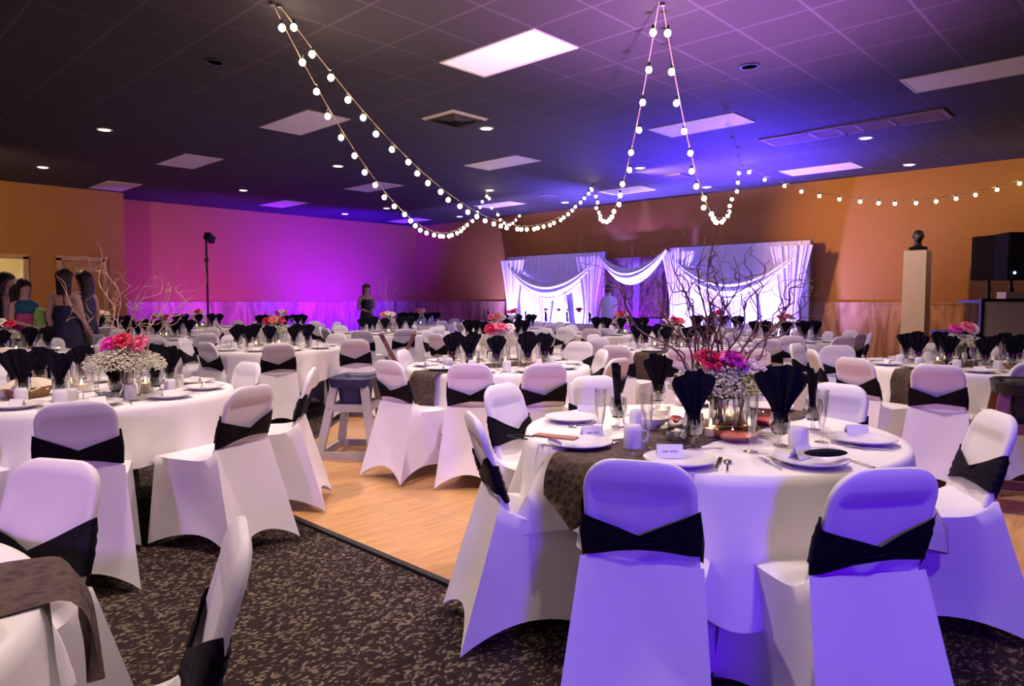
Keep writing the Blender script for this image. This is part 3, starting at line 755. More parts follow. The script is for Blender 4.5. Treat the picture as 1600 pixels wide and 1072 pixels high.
def napkin_mb(seed, wtop=.09, htop=.165, curl=0):
    r_ = random.Random(seed); m = MB(); ph = r_.uniform(0, 6); tilt = r_.uniform(-.35, .35)
    ez = [r_.uniform(-.02, .02) for _ in range(8)]
    def sheet(s):
        def fn(u, v):
            q = u*2-1; wv = .026+(wtop-.026)*sstep(.30, 1.0, v)*(.85+.15*v)
            a = q*(.15+.55*v)
            top = htop*(1-.22*q*q)+ez[int(u*6.99)]*.5+tilt*q*.03
            z = -.085+(top+.085)*v
            x = q*wv; y = .014*math.sin(u*PI*7+ph)*(.5+v*.6)+.02*v*math.cos(q*1.5)+s*(.006-.003*v)*(1-q*q*.6)
            rad = .024
            if v < .35: y += s*rad*(1-v/.35)*math.sqrt(max(0, 1-q*q))*.8
            return Vector((x, y, z+.135))
        return fn
    a = MB().grid(sheet(1), 28, 12); b = MB().grid(sheet(-1), 28, 12)
    m.add(a.v, a.f); m.add(b.v, [tuple(reversed(f)) for f in b.f]); return m
NAPS = [napkin_mb(i, .088+.006*(i % 3), .165+.01*(i % 2)).mesh('folded_napkin', M['napkin'], ang=60) for i in range(5)]
def fork_mb():
    m = MB(); m.beam((0, -.10, .004), (0, .02, .004), .008, .002); m.box((0, .035, .005), (.020, .03, .002))
    for k in range(4): m.box((-.009+.006*k, .067, .006), (.003, .042, .002))
    return m
def knife_mb():
    m = MB(); m.beam((0, -.11, .004), (0, 0, .004), .010, .004); m.box((.002, .055, .004), (.016, .11, .0016)); return m
def spoon_mb():
    m = MB(); m.beam((0, -.10, .004), (0, .03, .004), .007, .002); m.ell((0, .055, .006), (.017, .028, .005), 12, 6); return m
FORK = fork_mb().mesh('fork', M['steel'], False); KNIFE = knife_mb().mesh('knife', M['steel'], False); SPOON = spoon_mb().mesh('spoon', M['steel'], ang=60)
def card_mb():
    m = MB(); w_, h, d = .045, .045, .022
    m.add([(-w_, -d, 0), (w_, -d, 0), (w_, 0, h), (-w_, 0, h), (-w_, d, 0), (w_, d, 0), (-w_, -d+.001, 0), (w_, -d+.001, 0), (w_, 0, h-.001), (-w_, 0, h-.001)],
          [(0, 1, 2, 3), (3, 2, 5, 4)]); return m
CARD = card_mb().mesh('place_card', M['card'], False)
def script_mb():
    # two pale handwritten squiggles
    m = MB(); r_ = random.Random(3)
    for x0, x1 in ((-.026, -.006), (.0, .026)):
        pts = [Vector((x0+(x1-x0)*t/14, -.012-.0008-.0001, 0))+Vector((0, 0, .022+.0035*math.sin(t*2.1+x0*50))) for t in range(15)]
        pts = [Vector((p.x, -.022*(1-p.z/.045)-.0006, p.z)) for p in pts]; m.tube(pts, .0006, 4)
    return m
SCRIPT = script_mb().mesh('handwriting', M['ink'])
SC = .88
PHR = {'plate': ('white round dinner plate', 'plate', 'dinner plates'), 'goblet': ('clear stemmed water goblet', 'goblet', 'water goblets'), 'folded_napkin': ('fanned black napkin in a goblet', 'napkin', 'fanned black napkins'),
       'champagne_flute': ('clear champagne flute', 'flute', 'champagne flutes'), 'coffee_mug': ('upturned white coffee mug', 'mug', 'upturned mugs'), 'place_card': ('white tented place card on a plate', 'place card', 'place cards'),
       'fork': ('steel fork', 'fork', 'forks'), 'knife': ('steel knife', 'knife', 'knives'), 'spoon': ('steel spoon', 'spoon', 'spoons')}
def put(name, me, loc, rz, key, label=None, parts=()):
    o = mkobj(name, me, None, loc, rz); o.scale = (SC, SC, SC); ph = PHR[name]; tag(o, label, ph[1])
    for nm, pm in parts: mkobj(nm, pm, o)
    REP.append((o, ph[2], ph[0], key)); return o
def setting(key, a, near, jitter=.03, items='pgnfmck'):
    c = TB[key][0]; 
    def at(r, da, z=Z): return (c.x+r*math.cos(a+da), c.y+r*math.sin(a+da), z)
    face = a-PI/2+PI   # local +Y towards centre
    if 'p' in items: put('plate', PLATE, at(.60, 0), a, key)
    if 'c' in items: put('place_card', CARD, at(.60, 0, Z+.0058), a+PI/2+rnd.uniform(-.3, .3), key)
    if 'g' in items:
        g = at(.40, .20+rnd.uniform(-.04, .04)); put('goblet', GOB, g, 0, key)
        if 'n' in items: put('folded_napkin', NAPS[rnd.randrange(5)], g, math.atan2(g[1], g[0])-PI/2+rnd.uniform(-.5, .5), key)
    if 'f' in items: put('champagne_flute', FLU, at(.36, .02+rnd.uniform(-.06, .06)), 0, key)
    if 'm' in items: put('coffee_mug', MUG, at(.45, -.26), rnd.uniform(0, 6), key)
    if 'k' in items:
        put('fork', FORK, at(.60, .26), a+PI/2, key); put('knife', KNIFE, at(.60, -.245), a+PI/2, key); put('spoon', SPOON, at(.60, -.285), a+PI/2, key)
# ------------------------------------------------------------------ flowers
def peony_mb(R, seed, n=34):
    r_ = random.Random(seed); m = MB(); g = PI*(3-math.sqrt(5))
    for k in range(n):
        f = (k+.5)/n; el = .10+1.22*f**.9; az = k*g; L = R*(.62+.40*f); wdt = R*(.30+.28*f)
        ax = Vector((math.cos(az), math.sin(az), 0)); tg = Vector((-math.sin(az), math.cos(az), 0))
        def fn(u, v):
            q = u*2-1; e = el*v**.8+(.25*v*v if f > .6 else 0)
            rad = L*math.sin(min(2.2, e))*.95*(v**.6); z = L*(v**.85)*math.cos(e)*1.0+.25*R*v*f
            ww = wdt*math.sin(PI*min(1, .18+.72*v))
            ruff = .08*R*math.sin(q*7+k)*v
            return ax*(rad-.12*R*q*q*v)+tg*(q*ww)+Vector((0, 0, z+ruff-.15*R))
        m.grid(fn, 5, 5)
    m.ell((0, 0, R*.1), (R*.4, R*.4, R*.5), 8, 6)
    return m
PEO = {}
for cn in ('red', 'magenta', 'pink', 'cream', 'coral'):
    PEO[cn] = [peony_mb(1.0, 3+i).mesh('peony', M[cn], ang=50) for i in range(1)]
def breath_mb(R, H_, n, seed, s=.006):
    r_ = random.Random(seed); m = MB(); st = MB()
    for k in range(n):
        a = r_.uniform(0, 2*PI); e = math.acos(r_.uniform(-.25, 1)); rr = r_.uniform(.62, 1)
        p = Vector((R*rr*math.sin(e)*math.cos(a), R*rr*math.sin(e)*math.sin(a), H_*rr*math.cos(e)))
        q = s*r_.uniform(.7, 1.4)
        m.add([p+Vector(d)*q for d in ((1, 0, 0), (0, 1, 0), (-1, 0, 0), (0, -1, 0), (0, 0, 1), (0, 0, -1))], [(0, 1, 4), (1, 2, 4), (2, 3, 4), (3, 0, 4), (1, 0, 5), (2, 1, 5), (3, 2, 5), (0, 3, 5)])
        if k % 6 == 0: st.tube([Vector((0, 0, -H_*.75)), p*.5+Vector((0, 0, -.02)), p], .0011, 3, False)
    return m, st
BR_N, BS_N = breath_mb(.165, .115, 2200, 5, .0050)
BR_M, BS_M = breath_mb(.15, .10, 420, 6, .010)
BRN = BR_N.mesh('babys_breath', M['breath'], False); BSN = BS_N.mesh('fine_stems', M['leaf'], False)
BRM = BR_M.mesh('babys_breath', M['breath'], False); BSM = BS_M.mesh('fine_stems', M['leaf'], False)
VASE = thinglass([(.001, .004), (.045, .004), (.048, .0), (.050, .008), (.046, .10), (.052, .19), (.050, .19), (.044, .10), (.044, .012), (.001, .012)], 24).mesh('vase', M['glass'])
STEMS = MB()
for k in range(14):
    a = k*2.4; STEMS.tube([(.03*math.cos(a), .03*math.sin(a), .015), (.01*math.cos(a+2), .01*math.sin(a+2), .12), (.05*math.cos(a+3), .05*math.sin(a+3), .24)], .003, 5)
STEMS = STEMS.mesh('stems', M['leaf'])
FOL = MB()
for k in range(26):
    a = k*2.4; r = .03+.05*((k*7) % 10)/10; z = .21+.05*((k*3) % 7)/7
    c0 = Vector((r*math.cos(a), r*math.sin(a), z)); d = Vector((math.cos(a), math.sin(a), .3)); tt = Vector((-math.sin(a), math.cos(a), 0))
    FOL.add([c0, c0+d*.03+tt*.015, c0+d*.075, c0+d*.03-tt*.015], [(0, 1, 2, 3)])
FOL = FOL.mesh('foliage', M['leaf'], False)
def branch_path(a, b, seed, wob=.038, n=26):
    r_ = random.Random(seed); a = Vector(a); b = Vector(b); L = (b-a).length; pts = []
    d = (b-a).normalized(); s1 = d.cross(Vector((.3, .2, 1))).normalized(); s2 = d.cross(s1)
    f1, f2, p1, p2 = r_.uniform(2, 3.4), r_.uniform(3, 5), r_.uniform(0, 6), r_.uniform(0, 6)
    for k in range(n):
        t = k/(n-1); e = math.sin(PI*min(1, t*1.2+.0)) if t < .4 else 1
        w_ = wob*L*min(1, t*3)
        pts.append(a.lerp(b, t)+s1*w_*(math.sin(f1*PI*t+p1)-math.sin(p1)*(1-t))+s2*w_*.7*(math.sin(f2*PI*t+p2)-math.sin(p2)*(1-t)))
    return pts
def willow(tips, base, seed, mt, parent, r0=.005, side=5):
    """one mesh per branch; tips are points relative to the arrangement"""
    r_ = random.Random(seed)
    for i, tp in enumerate(tips):
        m = MB(); b0 = Vector(base)+Vector((r_.uniform(-.02, .02), r_.uniform(-.02, .02), 0))
        pts = branch_path(b0, tp, seed*31+i); n = len(pts); m.tube(pts, [r0*(1-.78*k/(n-1)) for k in range(n)], 5)
        for j in range(side):
            k = r_.randrange(8, n-2); p = pts[k]; dv = (pts[k+1]-pts[k]).normalized()
            q = p+(dv+Vector((r_.uniform(-1, 1), r_.uniform(-1, 1), r_.uniform(-.3, .9)))*.8)*r_.uniform(.08, .26)
            sp = branch_path(p, q, seed*77+i*9+j, .14, 14); m.tube(sp, [r0*.5*(1-.75*z/13) for z in range(14)], 4)
        m.build('willow_branch', mt, parent)
def arrangement(key, cols, off=(0, 0), detail=0, z_add=0, label=None, fl=None, s=1.0):
    c = TB[key][0]; desc = TB[key][1]
    t = thing('flower_arrangement', label, 'flowers', (c.x+off[0], c.y+off[1], Z), 0, 'flower centrepieces'); t.scale = (.86, .86, .86)
    mkobj('vase', VASE, t); mkobj('stems', STEMS, t); mkobj('foliage', FOL, t)
    a = mkobj('babys_breath', BRN if detail or key in ('T2', 'T3') else BRM, t, (0, 0, .215)); a['kind'] = 'stuff'; a.scale = (1.5, 1.5, 1) if detail or key == 'T3' else (1.2, 1.2, 1)
    mkobj('fine_stems', BSN if detail else BSM, a)
    fl = fl or [(-.075, -.02, .35, .075), (.02, -.05, .37, .078), (.10, .0, .35, .078), (.0, .08, .34, .065)]
    for (x, y, z, r), cn in zip(fl, cols):
        p = cr*x+Vector((cf.x, cf.y, 0)).normalized()*y
        o = mkobj('peony', PEO[cn][0], t, (p.x, p.y, z)); o.scale = (r*s, r*s, r*s*.9); o.rotation_euler = (Matrix.Rotation(rnd.uniform(.55, .95), 3, cr) @ Matrix.Rotation(rnd.uniform(-.35, .35), 3, 'Y') @ Matrix.Rotation(rnd.uniform(0, 6), 3, 'Z')).to_euler()
    return t
# candles and bowls
def votive(loc, label, h=.10, r=.038, glass='glass', wax=.035, lit=True):
    t = thing('candle_glass', label, 'candle', loc)
    thinglass([(.001, .002), (r*.95, .002), (r, .006), (r, h), (r*.95, h), (r*.94, .010), (.001, .010)]).build('glass_cup', M[glass], t)
    MB().lathe([(.001, .010), (r*.7, .010), (r*.7, .010+wax), (.001, .010+wax)], n=14).build('wax', M['wax'], t)
    if lit: MB().lathe([(.001, 0), (.006, .006), (.0045, .016), (.001, .026)], (0, 0, .012+wax), 8).build('flame', M['flame'], t)
    return t
# ================================================================== NEAREST TABLE, laid as in the photo
def on(px, py, z=Z): p = atz(px, py, z); return (p.x, p.y, Z)
c1 = TB['T1'][0]
def toc(p, key='T1'): c = TB[key][0]; return math.atan2(c.y-p[1], c.x-p[0])-PI/2     # rz so that +Y looks at the table centre
LACEZ = .004
for px, py, lb in ((893, 651, 'back-left white dinner plate on the nearest table, holding a small tented card'), (906, 690, 'white dinner plate under a tan case at left of the nearest table'),
                   (1062, 716, 'front white dinner plate with a written name card, nearest table'), (1266, 716, 'front white dinner plate holding a black oval case'), (1348, 684, 'right-hand white dinner plate with a blank tent card, nearest table')):
    p = on(px, py, Z+.02); put('plate', PLATE, p, 0, None, lb)
for px, py, rz, lb, wr in ((917, 646, 2.2, 'small blank tent card on the back-left plate of the nearest table', 0), (925, 682, -.5, 'tilted name card with faint writing beside the tan case', 1), (1046, 712, -.85, 'name card with handwriting on the front plate', 1),
                       (1252, 713, -.2, 'tent card half hidden by the black oval case', 0), (1338, 679, -.75, 'blank white tent card on the right-hand plate', 0)):
    p = atz(px, py, Z+.012); o = put('place_card', CARD, (p.x, p.y, Z+.0075), rz, None, lb); o.scale = (1, 1, 1)
    if wr: mkobj('handwriting', SCRIPT, o)
hidden = [(1200, 640), (1090, 632)]
for i, (px, py) in enumerate(hidden):
    put('plate', PLATE, on(px, py), 0, None, 'white dinner plate on the far side of the nearest table, %s of the vase' % ('right' if i == 0 else 'left'))
# goblets with napkins: base px, fan rotation about z relative to the view, napkin mesh
for px, py, rot, ni, ng, lb in ((1083, 700, .1, 0, 1.0, 'left of the dip bowl, front'), (1218, 697, -.25, 1, 1.02, 'in front of the upturned mug, right'), (966, 668, 1.35, 2, .95, 'behind the two upturned mugs, left'),
                         (1028, 640, .5, 3, .95, 'behind the red rose candle'), (1270, 672, 1.3, 4, .9, 'edge-on at the far right'), (1152, 636, .3, 0, .9, 'hidden behind the flower vase')):
    p = on(px, py); put('goblet', GOB, p, 0, None, 'stemmed water goblet holding a black napkin, %s, nearest table' % lb)
    va = math.atan2(cr.y, cr.x); put('folded_napkin', NAPS[ni], p, va+rot, None, 'fanned black napkin %s, nearest table' % lb).scale = (ng*1.02, ng*.88, ng*.97)
for px, py, lb in ((938, 690, 'leftmost on the nearest table, by the back-left plate'), (1010, 703, 'beside the front upturned mug'), (1173, 707, 'in front of the lit candle glass'), (1283, 692, 'rightmost, before the right-hand plate')):
    o = put('champagne_flute', FLU, on(px, py), 0, None, 'clear champagne flute, %s' % lb)
for px, py, lb in ((989, 700, 'front left upturned white mug on the lace runner'), (996, 672, 'upturned white mug behind the front left mug'), (1247, 703, 'upturned white mug right of the fanned napkins')):
    put('coffee_mug', MUG, on(px, py), {989: -.6, 996: 2.2, 1247: .6}[px], None, lb).scale = (.95, .95, .95)
def cut(name, me, px, py, px2, py2, lb):
    a = atz(px, py, Z); b = atz(px2, py2, Z); mid = (a+b)/2; d = b-a
    put(name, me, (mid.x, mid.y, Z), math.atan2(-d.x, d.y), None, lb)
cut('fork', FORK, 1230, 739, 1178, 712, 'left one of two steel forks by the black-case plate'); cut('fork', FORK, 1243, 737, 1192, 711, 'right one of two steel forks by the black-case plate')
cut('knife', KNIFE, 1117, 738, 1126, 714, 'steel knife right of the front name-card plate'); cut('spoon', SPOON, 1136, 739, 1137, 718, 'steel spoon right of the front name-card plate')
cut('knife', KNIFE, 1352, 703, 1305, 688, 'steel knife left of the right-hand plate'); cut('fork', FORK, 1390, 704, 1322, 698, 'steel fork lying before the right-hand plate')
cut('knife', KNIFE, 1350, 727, 1320, 717, 'steel knife peeking out right of the black oval case'); cut('spoon', SPOON, 850, 664, 905, 668, 'steel spoon before the back-left plate')
cut('fork', FORK, 878, 660, 958, 672, 'steel fork before the back-left plate'); cut('fork', FORK, 985, 716, 1000, 696, 'steel fork on the lace runner by the front plate')
cut('spoon', SPOON, 935, 702, 965, 692, 'steel spoon between the tan case and the lace runner')
# tan case with cord, black oval case
p = atz(868, 684, Z+.03); t = thing('folded_case', 'tan folded leather case with a dark cord loop on the left plate', 'case', (p.x, p.y, Z+.030), math.atan2(cr.y, cr.x)-.5)
MB().box((0, 0, .004), (.17, .05, .008)).build('flap', M['tan'], t, smooth=False)
MB().tube([Vector((-.09+.10*math.cos(a), -.03+.028*math.sin(a), -.004)) for a in [k*PI/9+PI*.5 for k in range(10)]], .003, 6).build('cord_loop', M['black'], t)
p = atz(1290, 714, Z+.03); MBX = MB().ell((0, 0, .014), (.075, .027, .013), 20, 8); o = MBX.build('oval_case', M['napkin'], None, (p.x, p.y, Z+.030), math.atan2(cr.y, cr.x)+.05); tag(o, 'black oval case lying on the front right plate', 'case')
# candy bowl
p = on(1058, 690); t = thing('candy_bowl', 'cut-glass candy bowl with wrapped sweets left of the centre', 'bowl', p)
MB().lathe([(.03, .002), (.035, .006), (.075, .045), (.085, .055), (.080, .055), (.068, .043), (.03, .010), (.001, .010)], n=16, cap1=False).build('glass_bowl', M['glass'], t, smooth=False)
for k in range(9):
    a = k*2.4; r = .012+.04*(k % 4)/4
    MB().box((r*math.cos(a), r*math.sin(a), .026+.006*(k % 3)), (.026, .018, .014), k, .3*k).build('wrapped_sweet', M['blue' if k % 4 == 1 else 'card'], t, smooth=False)
p = on(1017, 671); t = thing('serving_bowl', 'white china bowl behind the upturned mugs', 'bowl', p)
MB().lathe([(.001, .002), (.03, .002), (.06, .030), (.078, .055), (.075, .056), (.055, .030), (.03, .008), (.001, .008)], n=28, cap0=False, cap1=False).build('bowl', M['china'], t); MB().ell((0, 0, .035), (.055, .055, .02), 16, 6).build('bread', M['bread'], t)
def dip(px, py, lb, s=1):
    t = thing('dip_bowl', lb, 'bowl', on(px, py))
    MB().lathe([(.055*s, .002), (.082*s, .028), (.086*s, .050), (.075*s, .064), (.060*s, .068), (.058*s, .066), (.072*s, .062), (.081*s, .048), (.078*s, .028), (.05*s, .004), (.001, .004)], n=28, cap0=True, cap1=False).build('glass_bowl', M['smoke'], t)
    MB().lathe([(.001, .006), (.050*s, .006), (.074*s, .026), (.001, .027)], n=28).build('red_sauce', M['sauce'], t)
dip(1150, 688, 'round glass bowl with red salsa, front and centre of the nearest table', 1.05); dip(1198, 664, 'glass bowl with red salsa behind the lit candle glass', .8)
votive(on(1170, 682), 'tall glass with a small lit candle, beside the red salsa', .10, .03)
votive(on(1110, 684), 'short square-cut glass candle holder left of the salsa', .075, .034, wax=.03)
votive(on(1136, 664), 'glass candle cup at the foot of the vase', .085, .036); votive(on(1035, 655), 'glass candle holder left of the red rose', .06, .036)
p = on(1056, 672); t = thing('rose_candle', 'coral rose in a low glass beside the candy bowl', 'decoration', p)
o = mkobj('rose', PEO['coral'][0], t, (0, 0, .042)); o.scale = (.036, .036, .032)
MB().lathe([(.001, .002), (.035, .002), (.042, .05), (.040, .05), (.033, .005), (.001, .005)], n=18, cap0=False, cap1=False).build('glass_cup', M['glass'], t)
# centrepiece of the nearest table
vp = on(1122, 672); off = (vp[0]-c1.x, vp[1]-c1.y)
t = arrangement('T1', ['red', 'magenta', 'cream', 'cream'], off, 1, label='tall vase of red, magenta and cream peonies with willow branches, nearest table',
                fl=[(-.065, -.04, .340, .088), (.045, -.06, .345, .082), (.150, -.04, .295, .086), (.10, .09, .31, .07)])
for i, (dx_, dy_) in enumerate(((.09, -.02), (-.10, .03), (.03, .10))):
    q = (vp[0]+dx_*cr.x+dy_*cf.x, vp[1]+dx_*cr.y+dy_*cf.y, Z)
    t2 = thing('glass_vase', 'small clear glass vase of stems, %s the main vase' % ('right of', 'left of', 'behind')[i], 'vase', q, 0, 'small vases round the centrepiece')
    o = mkobj('vase', VASE, t2); o.scale = (.7, .7, .75); o = mkobj('stems', STEMS, t2); o.scale = (.6, .6, .8)
tips = []
dT = Vector((t.location.x, t.location.y, 0)).dot(Vector((cf.x, cf.y, 0)).normalized())
for px, py, dd in ((938, 432, .15), (1052, 392, -.1), (1090, 372, .2), (1118, 350, .0), (1165, 455, -.2), (1205, 425, .1), (1228, 470, -.1), (1265, 455, .25), (1065, 440, .1), (1120, 430, -.2), (1035, 470, .0), (1150, 400, .1)):
    p = atd(px, py, dT+dd); tips.append((p-Vector((t.location.x, t.location.y, Z)))/.86)
willow(tips, (0, 0, .10), 4, M['twig'], t, .0085, 6)

# ================================================================== OTHER TABLES
def angs_near(key):
    return [math.radians(i*36+18+int(key[1:])*7) for i in range(10)]
NEARSET = {'T2': 'pcgnfmk', 'T3': 'pcgnfmk', 'T4': 'pcgnfm', 'T9': 'pcgnfm', 'T11': 'pcgnfmk'}
for k in TB:
    if k in ('T0', 'T1'): continue
    for a in angs_near(k): setting(k, a, 0, items=NEARSET.get(k, 'pgnf'))
ARR = {'T2': ['red', 'pink', 'cream', 'pink'], 'T3': ['magenta', 'red', 'pink', 'cream'], 'T4': ['red', 'coral', 'red', 'cream'], 'T5': ['pink', 'cream', 'red', 'cream'], 'T6': ['red', 'cream', 'cream', 'pink'],
       'T7': ['pink', 'cream', 'red', 'cream'], 'T8': ['coral', 'cream', 'cream', 'cream'], 'T9': ['cream', 'red', 'coral', 'cream'], 'T11': ['magenta', 'pink', 'cream', 'cream'], 'T12': ['coral', 'red', 'cream', 'cream'],
       'T14': ['pink', 'coral', 'cream', 'cream'], 'T15': ['pink', 'red', 'cream', 'cream'], 'T16': ['red', 'cream', 'pink', 'cream'], 'T17': ['magenta', 'pink', 'cream', 'cream'], 'T21': ['cream', 'red', 'cream', 'cream'], 'T22': ['pink', 'red', 'cream', 'cream'], 'T20': ['red', 'coral', 'cream', 'pink']}
AR = {}
for k, cols in ARR.items():
    vp = (0, 0)
    if k == 'T3': q = on(197, 622); vp = (q[0]-TB[k][0].x, q[1]-TB[k][0].y)
    AR[k] = arrangement(k, cols, vp, 0, label='vase of %s and %s peonies, %s' % (cols[0], cols[1] if cols[1] != cols[0] else cols[2], TB[k][1]))
def branches_px(key, lst, seed, mt, r0=.005, side=4):
    t = AR[key]; dT = Vector((t.location.x, t.location.y, 0)).dot(Vector((cf.x, cf.y, 0)).normalized()); tips = []
    for i, (px, py) in enumerate(lst): tips.append((atd(px, py, dT+(-.2, .1, .25)[i % 3])-Vector((t.location.x, t.location.y, Z)))/.86)
    willow(tips, (0, 0, .10), seed, mt, t, r0, side)
branches_px('T3', [(88, 432), (148, 377), (172, 402), (243, 386), (286, 412), (262, 440), (212, 450), (295, 458)], 8, M['twigpale'], .0055, 4)
branches_px('T4', [(405, 440), (432, 430), (465, 450)], 9, M['twigpale'], .005, 3)
branches_px('T8', [(592, 425), (618, 448), (602, 415)], 10, M['twigpale'], .006, 3)
branches_px('T9', [(1015, 400), (1040, 430)], 12, M['twigpale'], .005, 2)
for k in TB:
    if k in ('T0', 'T1'): continue
    c = TB[k][0]
    for i, (r, a) in enumerate(((.2, 4.2), (.2, .8), (.2, 2.4))):
        if k not in NEARSET and i == 2: continue
        if k == 'T3' and i < 2: continue
        t = votive((c.x+r*math.cos(a), c.y+r*math.sin(a), Z), None, .12, .042)
        REP.append((t, 'candles', 'lit candle in a clear glass', k))
t = votive(on(128, 612), 'large glass hurricane with a lit candle left of the black fanned napkin, front left table', .17, .060)
t = votive(on(228, 614), 'lit amber candle glass right of the vase, front left table', .115, .042, wax=.05)
# extra things of the front left table
def basket(loc, label, s=1, rz=0):
    t = thing('bread_basket', label, 'basket', loc, rz)
    m = MB().lathe([(.085*s, .0), (.10*s, .03*s), (.125*s, .065*s), (.118*s, .065*s), (.094*s, .03*s), (.08*s, .008), (.001, .008)], n=26, cap0=True, cap1=False); m.v = [(x*1.25, y*.85, z) for x, y, z in m.v]; m.build('basket', M['basket'], t)
    m = MB(); m.grid(lambda u, v: Vector((.125*s*(.1+.9*v)*math.cos(2*PI*u)*(1.25+.12*math.sin(9*u*2*PI)*v), .11*s*(.1+.9*v)*math.sin(2*PI*u)*(1+.12*math.sin(7*u*2*PI)*v), s*(.055+.055*math.sin(PI*(1-v)*.6)+.014*math.sin(11*u*2*PI)*v))), 60, 8, True); m.build('linen', M['bread'], t)
    return t
basket(on(45, 620), 'woven bread basket lined with cream linen, front left table', .95, .4)
basket((TB['T7'][0].x-.1, TB['T7'][0].y-.5, Z), 'bread basket on the table at the far left edge', .9)
b = TB['T2'][0]; basket((b.x+.28*cr.x-.1*cf.x, b.y+.28*cr.y-.1*cf.y, Z), 'tan bread basket right of the vase, table beside the high chair', .8, .8)
b = TB['T11'][0]; basket((b.x+.25*cr.x-.3*cf.x, b.y+.25*cr.y-.3*cf.y, Z), 'bread basket on the right table before the pedestal', .7, 1)
for px, py, lb in ((95, 636, 'upturned white mug beside the bread basket, front left table'), (97, 618, 'second upturned mug stacked behind it, front left table')):
    o = put('coffee_mug', MUG, on(px, py), 1, None, lb); o.scale = (1, 1, 1)
p = on(168, 622); t = thing('candy_bowl', 'glass bowl of blue-wrapped sweets at the foot of the front left vase', 'bowl', p)
MB().lathe([(.03, .002), (.07, .045), (.067, .045), (.03, .006), (.001, .006)], n=16, cap1=False).build('glass_bowl', M['glass'], t, smooth=False)
for k in range(7): MB().box((.03*math.cos(k*2.4)*(k % 3)/2, .03*math.sin(k*2.4)*(k % 3)/2, .022+.005*(k % 2)), (.026, .018, .014), k).build('wrapped_sweet', M['blue' if k % 2 else 'card'], t, smooth=False)
# corner table bits
c0 = TB['T0'][0]
for a in (1.5, -.55): setting('T0', a, 0, items='pc')
# ------------------------------------------------------------------ head table in front of the left drape
hy0, hy1, hxc = 9.1, 12.9, 12.25
t = thing('head_table', 'long white-clothed head table in front of the left drape', 'table', (hxc+.2, (hy0+hy1)/2, 0))
hl_ = (hy1-hy0)/2
MB().box((0, 0, TZ-.015), (.58, 2*hl_-.02, .03)).build('tabletop', M['tabletop'], t, smooth=False)
for sy in (-1, 1):
    for sx in (-1, 1): MB().tube([(sx*.22, sy*(hl_-.25), TZ-.03), (sx*.22, sy*(hl_-.25), 0)], .015, 8).build('leg', M['black'], t)
m = MB(); N_ = 160; rs = []
def rect(s, hx, hy):
    per = [(-hx, -hy), (hx, -hy), (hx, hy), (-hx, hy)]; L_ = [2*hx, 2*hy, 2*hx, 2*hy]; tot = sum(L_); d = s*tot
    for i in range(4):
        if d <= L_[i] or i == 3:
            a, b = per[i], per[(i+1) % 4]; q = min(1, d/L_[i]); return a[0]+(b[0]-a[0])*q, a[1]+(b[1]-a[1])*q
        d -= L_[i]
for f in (.02, .5, 1): rs.append([Vector((*[v*f for v in rect(k/N_, .295, hl_)], TZ+.006)) for k in range(N_)])
for j in range(1, 8):
    r = []
    for k in range(N_):
        x, y = rect(k/N_, .30, hl_+.005); g = .02*math.sin(k*.9)*j/7; l_ = math.hypot(x/.3, y/hl_)
        r.append(Vector((x*(1+g/.3*.6), y*(1+g/hl_*.6), TZ+.006-(TZ-.03)*j/7)))
    rs.append(r)
o = m.rings(rs, True, False).build('tablecloth', M['cloth'], None, (hxc+.2, (hy0+hy1)/2, 0), ang=80); tag(o, 'long white cloth over the head table before the left drape', 'tablecloth')
for k in range(6):
    y = hy0+.3+k*.64; nm = ['rightmost', 'second from the right', 'third from the right', 'third from the left', 'second from the left', 'leftmost'][k]
    put('goblet', GOB, (hxc+.12, y, Z), 0, None, 'water goblet on the head table, %s of six' % nm)
    put('folded_napkin', NAPS[k % 5], (hxc+.12, y, Z), PI/2-.7, None, 'fanned black napkin on the head table, %s of six' % nm)
for k, (px, cn, rr) in enumerate(((853, 'magenta', .07), (873, 'magenta', .08), (905, 'red', .12), (806, 'magenta', .07), (888, 'cream', .07))):
    d = ray(px, 488); yy = d.y*((hxc+.2)/d.x)
    t = thing('single_bloom', '%s ball bloom in a vase on the head table, %s' % (cn, ['third from left', 'fourth bloom', 'largest and rightmost', 'leftmost', 'pale one'][k]), 'flower', (hxc+.2, yy, Z), 0, 'blooms on the head table')
    o = mkobj('vase', VASE, t); o.scale = (.6, .6, .9); o = mkobj('peony', PEO[cn][0], t, (0, 0, .30)); o.scale = (rr, rr, rr*.9)
    MB().tube([(0, 0, .02), (.01, 0, .15), (0, 0, .30)], .003, 5).build('stem', M['leaf'], t)
